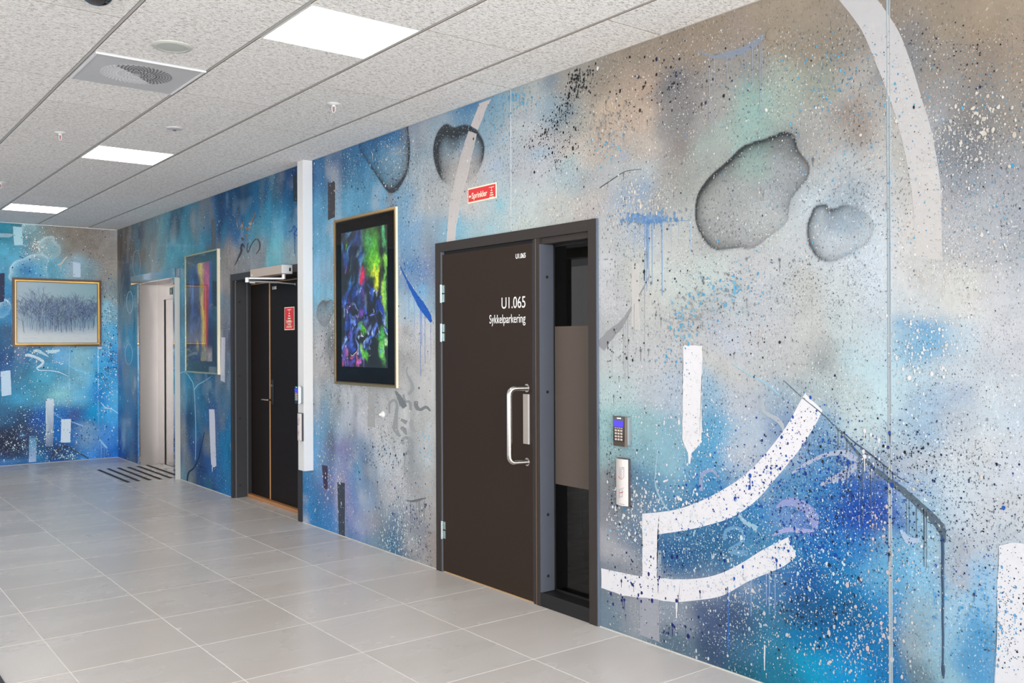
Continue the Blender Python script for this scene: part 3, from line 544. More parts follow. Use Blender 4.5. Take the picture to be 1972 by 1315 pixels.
# violet and pale brush marks in the lower right
brush([(1495,977),(1520,966),(1548,975),(1566,995),(1570,1018)], [4, 16, 20, 20, 8], '94a0d4'); brush([(1488,1031),(1515,1020),(1545,1022),(1568,1022)], [3, 10, 9, 4], 'a6aede')
brush([(1526,911),(1555,892),(1590,876),(1625,872),(1648,886)], [4, 7, 8, 12, 14], 'b0bcd6'); brush([(1650,895),(1625,915),(1600,924),(1580,934)], [10, 18, 12, 4], 'b2bcd4')
brush([(1350,945),(1352,915),(1370,905),(1385,918)], [6, 8, 7, 4], '94a8cc'); brush([(1470,760),(1470,790),(1500,810),(1510,830)], [5, 7, 9, 4], 'b4bec8'); brush([(1266,870),(1262,930),(1275,965),(1290,985)], [1.5, 2.5, 3, 2], 'a0c0d0')
brush([(1410,700),(1440,720),(1475,738),(1500,760)], [1, 2, 4, 2], 'a0ccdf'); brush([(1420,985),(1432,1002),(1458,1018)], [4, 7, 12], '9cc4dc'); brush([(1395,1040),(1400,1020),(1425,1018),(1432,1040),(1405,1060),(1440,1065)], [5, 7, 6, 5, 8, 12], '6ca0c8')
brush([(1402,1150),(1412,1125),(1435,1108),(1470,1103),(1500,1105)], [3, 6, 8, 7, 3], '8ca4d0', drips=4, driplen=(.05, .2)); strip([(1400,1130),(1403,1130),(1403,1250),(1401,1250)], '1c64b4', name='paint_drip', amp=.0006)
brush([(1735,1020),(1750,1040),(1770,1040)], [4, 14, 8], 'b4cae6'); brush([(1470,1102),(1530,1106),(1580,1098),(1625,1096)], [1, 1.2, 1.2, 1], '2c6cc0')
strip([(1471,1242),(1474,1242),(1473,1290),(1471,1290)], 'd8dce4', name='paint_drip', amp=.0006)
# far wall strips and scribbles
for pts, c, e in (([(25,436),(43,437),(44,472),(27,472)], 'a4ccd8', None), ([(140,504),(155,507),(155,534),(140,533)], 'b0c4d6', None), ([(1,715),(20,713),(22,760),(3,763)], 'b2cade', None), ([(88,770),(92,767),(103,768),(104,772),(102,860),(88,860)], 'c2d2e8', '5c7090'),
                  ([(118,807),(137,807),(135,852),(117,852)], 'c2d2ee', None), ([(56,842),(70,842),(70,889),(55,890)], '4c88ac', '94a8cc'), ([(-4,526),(9,526),(8,580),(-4,583)], '26304c', None), ([(188,668),(197,668),(195,672),(189,672)], 'c8d4e0', None)):
    strip(pts, c, 'x', end=e, amp=.0025)
s5 = dict(plane='x', o=(0, 660), s=.1825)
brush([(265,135),(300,130),(370,150),(430,180),(455,205),(430,240),(390,265),(420,290),(520,293),(620,310),(720,352)], [4, 6, 5, 5, 5, 5, 3, 2, 1.5, 2, .8], 'b4ccdc', **s5)
brush([(350,85),(400,85),(450,110),(515,148)], [4, 6, 5, 1.5], 'a0c4d4', **s5); brush([(500,90),(560,92),(630,80)], [6, 7, 3], 'a8ccd8', **s5)
brush([(525,1240),(570,1170),(640,1110),(700,1095),(770,1130),(850,1170),(935,1222)], [2, 2.5, 2.5, 2.5, 2.5, 2, 2], '32384a', **s5)
brush([(1055,615),(1110,680),(1180,700),(1247,745)], [1, 2, 2, 2], 'a4cce0', drips=5, driplen=(.05, .2), **s5)
brush([(1020,990),(1060,1030),(1100,1080),(1130,1110)], [1, 2.5, 4, 3], '88b8dc', drips=5, driplen=(.1, .25), **s5)
brush([(1080,290),(1130,268),(1200,262),(1245,265)], [1, 2, 2, 1.5], '1c5c84', drips=5, driplen=(.03, .1), **s5)
brush([(280,530),(420,490),(600,420),(760,370),(850,340)], [1.2, 1, .8, .8, .6], '5c98a8', **s5)
brush([(725,240),(800,280),(900,310),(960,350)], [1, 2.5, 3, 5], '70bcdc', drips=8, driplen=(.05, .2), **s5)
brush([(1000,350),(1040,350),(1080,360),(1130,400)], [4, 10, 12, 6], '1c84bc', drips=6, driplen=(.1, .2), **s5)
brush([(570,735),(600,770),(650,800)], [1, 1.2, 1], '7cb4dc', **s5); brush([(750,830),(830,860),(880,880)], [1, 2, 1], '90b8dc', **s5)
brush([(560,455),(600,440),(620,410),(655,375)], [3, 3, 3, 2], 'b4b4a8', plane='x', o=(0, 420), s=.1977, drips=3, driplen=(.05, .12))
brush([(1040,745),(1075,780),(1110,785),(1145,825)], [1, 2, 1.5, 2], 'a8a49c', plane='x', o=(0, 420), s=.1977, drips=3, driplen=(.1, .2))

# spatter: every drop is a small raised disc, many with a run below
sp = Paint(); sf = Paint()
def drop(P, x, z, r, color, plane, run=0):
    n = 7 if r > .004 else 5; a0 = rnd.random()*6; d = .0022+rnd.random()*.0006; el = rnd.uniform(1, 1.6)
    c = paintcol(color, (x, z), plane)
    P.poly([(x+r*rnd.uniform(.75, 1.15)*math.cos(a0+2*math.pi*k/n), z+el*r*rnd.uniform(.75, 1.15)*math.sin(a0+2*math.pi*k/n)) for k in range(n)], c, d, plane)
    if run: w = r*.25; P.poly([(x-w, z), (x+w, z), (x+w*.7, z-run), (x-w*.7, z-run)], c, d+.0002, plane)
def inhole(x, z): return any(h[0]-.08 < x < h[1]+.08 and z < h[3]+.03 for h in HOLES)
def cluster(px, py, sx, sy, n, colors, rpx, plane='y', runs=.06, ang=0):
    f = wy if plane == 'y' else wx; P = sp if plane == 'y' else sf; sc_ = scale_y if plane == 'y' else scale_x
    ca, sa = math.cos(math.radians(ang)), math.sin(math.radians(ang))
    for _ in range(n):
        u, v = rnd.gauss(0, sx), rnd.gauss(0, sy); qx, qy = px+u*ca-v*sa, py+u*sa+v*ca
        if not (-20 < qx < 2000): continue
        if plane == 'y' and qx < 229: continue
        if plane == 'x' and qx > 227: continue
        x, z = f(qx, qy)
        if not (.01 < z < H-.02) or (plane == 'y' and inhole(x, z)): continue
        s = sc_(qx, qy)[1]; r = s*rpx*.74*math.exp(rnd.gauss(-.25, .42)); r = min(r, .0095)
        drop(P, x, z, r, rnd.choice(colors), plane, r*rnd.uniform(3, 8) if (rnd.random() < runs*.55 and r > .0028) else 0)
WHT, CRM, NVY, BLK, BLU, CYA, GRY = ['f0f0f2', 'e4e8ec'], ['dcd6cc', 'd4ccc2', 'e4e0d8'], ['1c2c58', '16224c', '2c3c64'], ['16181c', '24262a', '30343c'], ['1c50b0', '2060c0', '184090'], ['48a8dc', '5cb4e0', '70bce0'], ['8c9094', '787c80', '9a9ea2']
def uniform(x0, x1, y0, y1, n, colors, rpx, runs=.03):
    for _ in range(n):
        cluster(rnd.uniform(x0, x1), rnd.uniform(y0, y1), 8, 8, 1, colors, rpx, runs=runs)
uniform(1160, 1972, 60, 1300, 7000, WHT+CRM, 1.15); uniform(1160, 1972, 60, 1300, 6500, NVY+BLK+GRY+GRY, 1.0, .08); uniform(1400, 1972, 100, 500, 900, CYA, 1.4)
uniform(600, 1160, 150, 1100, 3400, WHT+CRM, 1.0); uniform(600, 1160, 150, 1100, 5200, BLK+BLK+GRY+GRY, .95, .12); uniform(232, 600, 300, 1000, 2600, ['9cc4d4', 'b0c4cc', '7cacc4'], 1.0); uniform(232, 600, 300, 1000, 2600, ['0c2040', '101418', '14386c'], 1.05)
for a in [(1870, 265, 60, 55, 420, CRM, 1.9), (1890, 240, 35, 25, 60, CRM, 3.4), (1700, 220, 70, 60, 160, CRM, 1.6), (1860, 510, 60, 60, 520, WHT+CRM, 1.8), (1800, 640, 45, 60, 320, WHT, 1.9), (1780, 675, 25, 25, 60, WHT, 2.8), (1850, 340, 60, 60, 350, WHT+['a8c4dc'], 1.4),
          (1880, 110, 60, 40, 60, BLK+NVY, 2.0), (1600, 150, 60, 60, 120, CYA, 2.0), (1450, 190, 80, 60, 160, CYA+NVY, 1.4), (1330, 200, 90, 60, 420, WHT+CRM, 1.5), (1300, 140, 60, 30, 90, BLK+NVY, 2.2), (1260, 185, 60, 22, 90, BLK, 2.0, 'y', .2), (1200, 230, 40, 30, 160, CRM+GRY, 1.8, 'y', .3),
          (1120, 150, 16, 14, 120, BLK, 2.2, 'y', .35, -35), (1100, 185, 30, 9, 150, BLK, 1.8, 'y', .25, -50), (1070, 235, 30, 8, 130, BLK, 1.7, 'y', .2, -45), (1085, 270, 26, 26, 110, BLK, 1.8, 'y', .25), (1040, 290, 40, 30, 220, GRY+BLK, 1.3), (1010, 190, 22, 16, 60, CYA, 2.4, 'y', .6), (960, 220, 24, 30, 60, CYA, 2.0, 'y', .5), (1170, 290, 18, 20, 60, CYA, 1.6, 'y', .3), (1175, 240, 26, 22, 110, GRY, 2.2, 'y', .5),
          (1120, 400, 50, 18, 110, CRM, 1.9, 'y', .3), (1040, 400, 60, 25, 160, CRM, 1.6, 'y', .2), (1230, 380, 35, 25, 300, CRM, 1.9), (1180, 415, 25, 30, 130, CRM, 1.8), (1270, 420, 60, 12, 120, ['7098c4'], 1.5),
          (1400, 570, 45, 30, 170, CYA, 2.2, 'y', .02, -20), (1320, 625, 18, 20, 70, CYA, 2.6), (1290, 690, 20, 20, 50, CYA, 2.0), (1380, 560, 60, 45, 420, GRY, 1.8, 'y', .15), (1330, 610, 24, 20, 170, ['a8a8a8', 'b0aeac'], 2.2), (1260, 520, 30, 50, 70, BLK+GRY, 2.0, 'y', .4), (1450, 650, 30, 20, 70, BLK+CRM, 2.0, 'y', .3), (1190, 690, 30, 35, 90, GRY+BLK, 2.4, 'y', .5), (1500, 340, 50, 50, 140, GRY, 1.4, 'y', .3), (1620, 370, 50, 30, 160, GRY, 1.6, 'y', .4), (1640, 560, 60, 60, 160, GRY, 1.4, 'y', .3),
          (1290, 810, 90, 30, 260, WHT, 1.9), (1400, 850, 40, 40, 260, WHT, 1.6), (1300, 960, 50, 30, 260, WHT, 2.2), (1215, 985, 30, 30, 240, WHT, 2.0), (1330, 1050, 70, 40, 620, ['b8dcf0', 'd0e8f4', '90c4e4'], 1.6), (1180, 960, 30, 60, 300, ['6cb4d0', '4490c0']+BLK, 1.6), (1160, 910, 12, 40, 60, BLK, 2.2, 'y', .3),
          (1500, 960, 110, 70, 900, ['1848a8', '1c54b8', '14307c'], 1.8), (1620, 900, 80, 60, 700, BLK+NVY+BLU, 1.8, 'y', .12), (1700, 1000, 110, 90, 1100, NVY+BLU, 1.5, 'y', .1), (1560, 880, 60, 40, 130, BLU, 2.4), (1240, 1130, 40, 26, 60, ['16206c', '1c2c7c'], 3.0, 'y', .3), (1310, 1210, 30, 12, 24, ['16206c'], 3.2, 'y', .5), (1280, 1090, 50, 14, 40, ['16206c'], 2.6),
          (1480, 1030, 90, 60, 900, ['b8dcf4', 'd4e8f8'], 1.3), (1620, 960, 60, 80, 900, ['a8ccf0', 'd0e4f8'], 1.3), (1560, 1090, 50, 40, 420, ['b8dcf4', 'd4e8f8'], 1.7), (1430, 1180, 60, 60, 520, ['c8ccd4', 'd8d8dc', 'b4c8d8'], 1.9, 'y', .05), (1640, 1230, 60, 50, 420, ['d4d0d4', 'c8ccd4'], 2.3), (1700, 1140, 40, 50, 90, ['d4c8cc'], 2.6), (1560, 1170, 60, 40, 120, ['1c2c48', '243044'], 2.6, 'y', .4), (1570, 1040, 30, 16, 60, ['1848a8'], 2.6, 'y', .5),
          (1900, 1180, 50, 50, 420, ['60b0e8', '4ca0dc'], 1.8), (1940, 1190, 40, 60, 260, NVY+GRY, 1.6), (1800, 870, 100, 70, 420, GRY+NVY, 1.3), (1850, 1010, 60, 60, 260, NVY, 1.5), (1760, 880, 40, 30, 60, BLK, 2.2, 'y', .3), (1680, 870, 12, 20, 24, WHT, 3.4, 'y', .5), (1695, 1000, 12, 20, 24, ['d8ccd4'], 3.4, 'y', .4),
          (640, 780, 18, 50, 220, ['d4d0cc'], 1.3), (640, 920, 20, 40, 200, CRM, 1.5), (655, 1000, 24, 20, 120, ['a8c8e0'], 1.2), (700, 350, 26, 30, 220, ['60b0d8', '78bcd8'], 1.2, 'y', .6), (760, 300, 24, 24, 130, CRM, 1.4), (690, 350, 50, 40, 420, ['1c4880', '182c4c', 'a8b8c4'], 1.1), (650, 320, 30, 30, 120, CRM, 1.2), (760, 370, 26, 40, 260, BLK, 1.1, 'y', .4), (800, 330, 22, 50, 260, GRY+CRM, 1.3, 'y', .5), (870, 310, 30, 30, 70, WHT, 1.1),
          (770, 1000, 24, 50, 320, ['c8d8e0', 'd8dcdc'], 1.6, 'y', .3), (760, 1050, 18, 30, 260, ['c0dce8', 'd8e4e8'], 1.6, 'y', .4), (790, 980, 26, 26, 90, ['1c3c88', '16286c'], 1.8, 'y', .3), (740, 880, 26, 30, 170, ['303438', '1c5070'], 1.5, 'y', .5), (820, 880, 12, 30, 90, ['88c4e0'], 1.6), (800, 1060, 30, 40, 320, ['a89c90', '4c4844', 'c8c0b8'], 1.2, 'y', .2), (830, 1030, 12, 50, 160, ['6c5c50', '38342f'], 1.2), (643, 620, 5, 22, 130, CRM, 1.4), (625, 680, 14, 30, 160, ['505458'], 1.0), (690, 800, 30, 60, 200, GRY+CRM, 1.0), (800, 520, 20, 20, 220, ['c0c8d0', '2c5c90'], 1.3), (640, 690, 12, 60, 130, BLK, .9, 'y', .4), (720, 300, 40, 40, 130, ['9cc4dc'], 1.1)]:
    cluster(*a)
for a in [(60, 850, 40, 25, 420, ['a8d0dc', 'c8dce0'], .95), (130, 880, 14, 9, 160, ['b8e0e8'], .9), (65, 470, 20, 22, 170, CRM, 1.0), (70, 470, 5, 8, 30, CRM, 1.5), (60, 690, 40, 16, 130, CRM, 1.0), (210, 720, 14, 60, 260, ['c8e0ec', 'f0f0f0'], .95), (212, 640, 14, 50, 300, ['1c3c6c', '14284c'], .9), (170, 830, 22, 14, 90, ['1c4c90', '14306c'], 1.1), (110, 780, 80, 70, 420, ['d8e4ec', 'e8e4e0'], .8), (110, 600, 110, 180, 1300, ['1c2c4c', '243c60'], .75), (110, 600, 110, 180, 900, ['d0d8dc'], .75), (60, 500, 20, 16, 60, ['183c74'], 1.0), (215, 690, 10, 12, 40, ['1c2850'], 1.1)]:
    cluster(a[0], a[1], a[2], a[3], a[4], a[5], a[6], 'x', .1)
for a in cluster_later: cluster(*a)
sp.build('paint_spatter', wall_right, 'stuff'); sf.build('paint_spatter', wall_far, 'stuff')
# joints of the cast concrete and the formwork tie plug
M_joint = mat('joint_filler', '8c989f', .6); M_dark = mat('dark_gap', '101010', .8)
jx = 11.075
MB().prism([(jx-.012, -.0002), (jx-.010, -.0012), (jx-.007, -.0012), (jx-.006, -.0004), (jx+.001, -.0004), (jx+.002, -.0012), (jx+.004, -.0012), (jx+.005, -.0002)], 0, H-.03, 'z').build('joint_strip', M_joint, wall_right)
for jj, w in ((8.64, .002), (2.16, .003)):
    z0 = 2.2 if jj > 7 else 2.4
    MB().box(jj-w, jj+w, -.0012, 0, z0, H).build('joint_strip', mat('joint_line', 'c8ccd0' if jj > 7 else '3c90b0', .5), wall_right)
MB().cyl((10.522, -.0015, 2.876), .026, .004, 'y', 28).build('tie_plug', mat('plug_mortar', '8c8274', .9, noise=.2, bump=.6), wall_right)
# ---------------------------------------------------------------- floor of square tiles
def tile_mat():
    q = NT('floor_tile_stone'); b = q.b
    g = q.n('ShaderNodeNewGeometry'); oi = q.n('ShaderNodeObjectInfo')
    mp = q.n('ShaderNodeMapping'); mp.inputs['Scale'].default_value = (3.2, 1.0, 1)
    ad = q.n('ShaderNodeVectorMath', operation='ADD'); q.l(g.outputs['Position'], ad.inputs[0])
    cmb = q.n('ShaderNodeCombineXYZ'); ml = q.n('ShaderNodeMath', operation='MULTIPLY'); ml.inputs[1].default_value = 37; q.l(oi.outputs['Random'], ml.inputs[0]); q.l(ml.outputs[0], cmb.inputs[2]); q.l(cmb.outputs[0], ad.inputs[1])
    q.l(ad.outputs[0], mp.inputs[0])
    n1 = q.n('ShaderNodeTexNoise', Scale=1.0, Detail=3.0, Roughness=.5); q.l(mp.outputs[0], n1.inputs['Vector'])
    cr = q.n('ShaderNodeValToRGB'); e = cr.color_ramp.elements
    e[0].position = .3; e[0].color = (*lin(FLOOR_A), 1); e[1].position = .7; e[1].color = (*lin(FLOOR_B), 1); m = e.new(.5); m.color = (*lin(FLOOR_C), 1)
    cr.color_ramp.interpolation = 'B_SPLINE'; q.l(n1.outputs[0], cr.inputs[0])
    n2 = q.n('ShaderNodeTexNoise', Scale=170.0, Detail=3.0, Roughness=.7); q.l(g.outputs['Position'], n2.inputs['Vector'])
    n3 = q.n('ShaderNodeTexNoise', Scale=2.0, Detail=1.0); q.l(mp.outputs[0], n3.inputs['Vector'])
    c2 = q.n('ShaderNodeMapRange'); q.l(n2.outputs[0], c2.inputs[0]); c2.inputs[1].default_value = .36; c2.inputs[2].default_value = .48; c2.inputs[3].default_value = .86; c2.inputs[4].default_value = 1
    pw = q.n('ShaderNodeMapRange'); q.l(n3.outputs[0], pw.inputs[0]); pw.inputs[1].default_value = .3; pw.inputs[2].default_value = .8
    mx = q.n('ShaderNodeMix'); mx.data_type = 'FLOAT'; q.l(pw.outputs[0], mx.inputs[0]); mx.inputs[2].default_value = 1; q.l(c2.outputs[0], mx.inputs[3])
    rr = q.n('ShaderNodeMapRange'); q.l(oi.outputs['Random'], rr.inputs[0]); rr.inputs[3].default_value = .95; rr.inputs[4].default_value = 1.05
    m2 = q.n('ShaderNodeMath', operation='MULTIPLY'); q.l(mx.outputs[0], m2.inputs[0]); q.l(rr.outputs[0], m2.inputs[1])
    sc_ = q.n('ShaderNodeVectorMath', operation='SCALE'); q.l(cr.outputs[0], sc_.inputs[0]); q.l(m2.outputs[0], sc_.inputs['Scale']); q.l(sc_.outputs[0], b.inputs['Base Color'])
    b.inputs['Roughness'].default_value = .30; b.inputs['Specular IOR Level'].default_value = .55
    r2 = q.n('ShaderNodeMapRange'); q.l(n1.outputs[0], r2.inputs[0]); r2.inputs[3].default_value = .20; r2.inputs[4].default_value = .34; q.l(r2.outputs[0], b.inputs['Roughness'])
    bp = q.n('ShaderNodeBump', Strength=.06, Distance=.001); q.l(n2.outputs[0], bp.inputs['Height']); q.l(bp.outputs[0], b.inputs['Normal'])
    return q.m
M_tile = tile_mat(); M_grout = mat('grout', 'e6e3df', .8, noise=.05)
floor = MB().box(-.3, 17.2, -6.6, 1.8, -.06, -.0009).build('floor', M_grout, kind='structure')
T = .599; X0 = 4.194-T*7; g_ = .0026
tb = MB().box(g_, T-g_, -T+g_, -g_, -.012, 0, bev=.0006); proto = None
for i in range(0, 24):
    for j in range(-1, 11):
        x = X0+T*i; y = -.006-T*j
        if x > 13.6: continue
        if j == -1:
            if not ((1.0-.2 < x+T/2 < 2.6) or (4.1-.2 < x+T/2 < 5.75)): continue
            # niche tiles cut short behind the wall line
            a0, a1 = (1.012, 2.512) if x < 3 else (4.175, 5.68)
            xa, xb = max(x, a0), min(x+T, a1); yd = .205 if x < 3 else .125
            if xb-xa < .03: continue
            MB().box(xa+g_, xb-g_, -.006+g_, yd, -.012, 0).build('floor_tile', M_tile, floor); continue
        if proto is None:
            proto = tb.build('floor_tile', M_tile, floor); proto.location = (x, y, 0)
        else:
            o = proto.copy(); col.objects.link(o); o.parent = floor; o.location = (x, y, 0)
# first column: tiles cut against the far wall
for j in range(0, 11):
    if X0 > .03: MB().box(.003, X0-g_, -.006-T*(j+1)+g_, -.006-T*j-g_, -.012, 0).build('floor_tile', M_tile, floor)
# a pale line of sealant where the floor meets the painted wall
M_seal = mat('sealant', 'c9c9c4', .6)
for a, b in ((0, 1.0), (2.56, 4.11), (5.73, 7.82), (9.41, 13.2)): MB().box(a, b, -.007, -.0008, -.002, .004).build('trim_1', M_seal, kind='structure')
MB().box(0.0008, .007, -6.5, 0, -.002, .004).build('trim_2', M_seal, kind='structure')

# ---------------------------------------------------------------- ceiling of wood-wool panels in a grid
def wool_mat():
    q = NT('wood_wool'); b = q.b
    g = q.n('ShaderNodeNewGeometry'); oi = q.n('ShaderNodeObjectInfo')
    mp = q.n('ShaderNodeMapping'); mp.inputs['Scale'].default_value = (1, .5, 1); q.l(g.outputs['Position'], mp.inputs[0])
    n1 = q.n('ShaderNodeTexNoise', Scale=95.0, Detail=5.0, Roughness=.75, Distortion=1.0); q.l(mp.outputs[0], n1.inputs['Vector'])
    cr = q.n('ShaderNodeValToRGB'); e = cr.color_ramp.elements
    e[0].position = .38; e[0].color = (*lin('a6a099'), 1); e[1].position = .6; e[1].color = (*lin('f4f2f0'), 1); m = e.new(.49); m.color = (*lin('e9e7e5'), 1)
    q.l(n1.outputs[0], cr.inputs[0])
    rr = q.n('ShaderNodeMapRange'); q.l(oi.outputs['Random'], rr.inputs[0]); rr.inputs[3].default_value = CEIL_K*.975; rr.inputs[4].default_value = CEIL_K*1.025
    s = q.n('ShaderNodeVectorMath', operation='SCALE'); q.l(cr.outputs[0], s.inputs[0]); q.l(rr.outputs[0], s.inputs['Scale']); q.l(s.outputs[0], b.inputs['Base Color'])
    b.inputs['Roughness'].default_value = .95; b.inputs['Specular IOR Level'].default_value = .1
    bp = q.n('ShaderNodeBump', Strength=.3, Distance=.003); q.l(n1.outputs[0], bp.inputs['Height']); q.l(bp.outputs[0], b.inputs['Normal'])
    return q.m
M_wool = wool_mat(); M_wedge = mat('wood_wool_edge', '8c7a68', .95, noise=.35, nscale=120)
ceiling = MB().box(-.3, 17.2, -6.7, .5, H+.16, H+.3).build('ceiling', mat('slab_concrete', '6c6a68', .9), kind='structure')
YL = [-.378, -.981, -1.583, -2.184, -2.785, -3.386, -3.987, -4.588, -5.189, -5.79, -6.39]
ROWJ = {0: [9.869-1.212*k for k in range(-3, 9)], 1: [9.235-1.208*k for k in range(-4, 8)],
        2: [13.2, 12.9, 12.33, 11.4, 10.3, 9.212, 8.640, 7.39, 6.18, 5.507, 4.93, 3.75, 2.6, 1.826, 1.25, .02],
        3: [13.2, 12.8, 11.6, 10.38, 9.18, 7.937, 7.335, 6.71, 5.475, 4.27, 3.06, 1.85, .64, .02], 4: [8.52+1.225*k for k in range(-7, 5)]}
LIGHTS = [(9.212, 8.640, 2), (5.507, 4.93, 2), (1.826, 1.25, 2), (12.9, 12.33, 2), (9.212, 8.640, 8), (5.507, 4.93, 8), (1.826, 1.25, 8), (12.9, 12.33, 8)]  # last four: unseen row added as fill light
SKIP = [(9.212, 8.640), (5.507, 4.93), (1.826, 1.25), (12.9, 12.33), (7.937, 7.335)]
edges_y = [-.004]+YL
M_tbar = mat('ceiling_profile', 'b9b7b3', .5)
for r in range(len(YL)):
    ya, yb = edges_y[r], YL[r]
    js = sorted(set([round(j, 4) for j in ROWJ.get(2 if r == 8 else r, [12.9+.6-1.2*k-(.6 if r % 2 else 0) for k in range(0, 12)]) if .02 < j < 13.3]+[.02, 13.3]))
    for a, b in zip(js, js[1:]):
        if b-a < .05: continue
        if r in (2, 3, 8) and any(abs(a-s[1]) < .01 and abs(b-s[0]) < .01 for s in SKIP): continue
        e = .0028; pn = MB().box(a+.0020, b-.0020, yb+(.009 if r < 6 else .006), ya-e-(.009 if r else 0), H, H+.025, bev=.0022).build('ceiling_panel', M_wool, ceiling); pn.data.materials.append(M_wedge)
        for f_ in pn.data.polygons:
            if abs(f_.normal.z) < .85: f_.material_index = 1
    w = {0: .005, 1: .0065, 2: .008, 3: .009}.get(r, .01)
    MB().box(.01, 13.3, yb-w, yb+w*.6, H+.0015, H+.05).build('ceiling_profile', M_tbar, ceiling)
MB().box(.0, 13.3, -.012, -.0015, H-.001, H+.02).build('edge_profile', mat('edge_profile', 'c6c4be', .5), ceiling)
MB().box(.0, 3.9, -.016, -.012, H+.004, H+.02).build('shadow_gap', M_dark, ceiling)

# light panels: frame and glowing diffuser; the rear row is unseen, added for fill
M_glow = mat('lamp_diffuser', 'ffffff', .4, emit='fff6ec', estr=LAMP); M_white = mat('white_enamel', 'dcdcda', .4)
M_grayen = mat('grey_enamel', 'c4c4c6', .45)
LL = ['largest and nearest square light panel glowing in the ceiling', 'middle square light panel glowing in the ceiling', 'smallest and farthest square light panel in the ceiling by the far wall', 'square light panel above the viewpoint in the row nearer the mural', 'unseen light panel added for fill, level with the nearest one in view', 'unseen light panel added for fill, level with the middle one in view', 'unseen light panel added for fill, nearest the far wall', 'unseen light panel added for fill, nearest the glazed end']
for k, (xb, xa, r) in enumerate(LIGHTS):
    yb, ya = YL[r]+.012, YL[r-1]-.012
    t = thing('ceiling_light', LL[k], 'ceiling light', ((xa+xb)/2, (ya+yb)/2, H), group='square light panels in the ceiling')
    fr = MB(); 
    fr.box(xa+.002, xb-.002, yb, yb+.008, H-.001, H+.03).box(xa+.002, xb-.002, ya-.008, ya, H-.001, H+.03).box(xa+.002, xa+.010, yb+.008, ya-.008, H-.001, H+.03).box(xb-.010, xb-.002, yb+.008, ya-.008, H-.001, H+.03)
    fr.build('frame', M_white, t); MB().box(xa+.010, xb-.010, yb+.008, ya-.008, H+.002, H+.006).build('diffuser', M_glow, t)
# air diffuser with ring of holes
xa, xb, ya, yb = 7.338, 7.934, -2.172, -1.595
t = thing('air_diffuser', 'square grey metal air diffuser with a perforated round centre', 'air vent', ((xa+xb)/2, (ya+yb)/2, H))
MB().box(xa, xb, ya, yb, H-.006, H+.02, bev=.001).build('plate', M_grayen, t)
MB().box(xb-.010, xb+.002, ya, yb, H-.013, H-.0062).box(xa+.002, xb-.012, ya, ya+.012, H-.010, H-.0062).box(xa+.002, xb-.012, yb-.012, yb, H-.010, H-.0062).build('rim', mat('rim_enamel', 'e8e8ea', .4), t)
cx, cy = 7.636, -1.885
dk, lt = MB(), MB()
MB().cyl((cx, cy, H-.0065), .188, .001, 'z', 48).build('perforated_disc', mat('perforated_disc', 'bcbcbe', .5), t)
for ring_i in range(1, 12):
    rr = .012+.0155*ring_i; n = 44 if ring_i > 5 else 22
    for q_ in range(n):
        a = 2*math.pi*(q_+.5*(ring_i % 2))/n; px_, py_ = cx+rr*math.cos(a), cy+rr*math.sin(a); w = min(.0056, rr*math.pi/n*.75)
        b = dk if (math.cos(a-math.radians(225)) < .1) else lt
        c_, s_ = math.cos(a), math.sin(a)
        b.prism([(px_+c_*u-s_*v, py_+s_*u+c_*v) for u, v in ((-w, -w), (w, -w), (w, w), (-w, w))], H-.0074, H-.0066, 'z')
dk.build('air_slot', mat('slot_dark', '4c4c50', .7), t, kind='stuff'); lt.build('air_slot', mat('slot_light', 'e2e2e4', .6), t, kind='stuff')
# round loudspeaker, small round detector
t = thing('ceiling_speaker', 'large round pale ceiling speaker beside the air diffuser', 'speaker', (8.245, -1.88, H))
MB().lathe((8.245, -1.88, H), [(.098, .001), (.098, -.003), (.090, -.008), (.074, -.009), (.072, -.006)], seg=48).build('rim', mat('speaker_rim', 'c2c3bc', .5), t, smooth=True)
MB().lathe((8.245, -1.88, H), [(.0715, -.004), (.0715, -.0075), (.03, -.0085)], seg=48).build('grille', mat('speaker_grille', 'b6bab6', .7, noise=.06, nscale=900), t, smooth=True)
for cx, cy, rr, lb in ((6.43, -1.29, .058, 'small round flat cover plate in the ceiling between the two nearest lights'), (2.93, -1.95, .05, 'tiny round cover plate at the left edge of the ceiling')):
    t = thing('detector_cover', lb, 'detector', (cx, cy, H))
    MB().lathe((cx, cy, H), [(rr, .001), (rr, -.002), (rr*.92, -.008), (rr*.3, -.012)], seg=36).build('cover', M_grayen, t, smooth=True)
    MB().lathe((cx, cy, H), [(.012, -.009), (.012, -.018), (.008, -.020)], seg=16).build('sensor', mat('sensor_dark', '5c5c5c', .4), t, smooth=True)
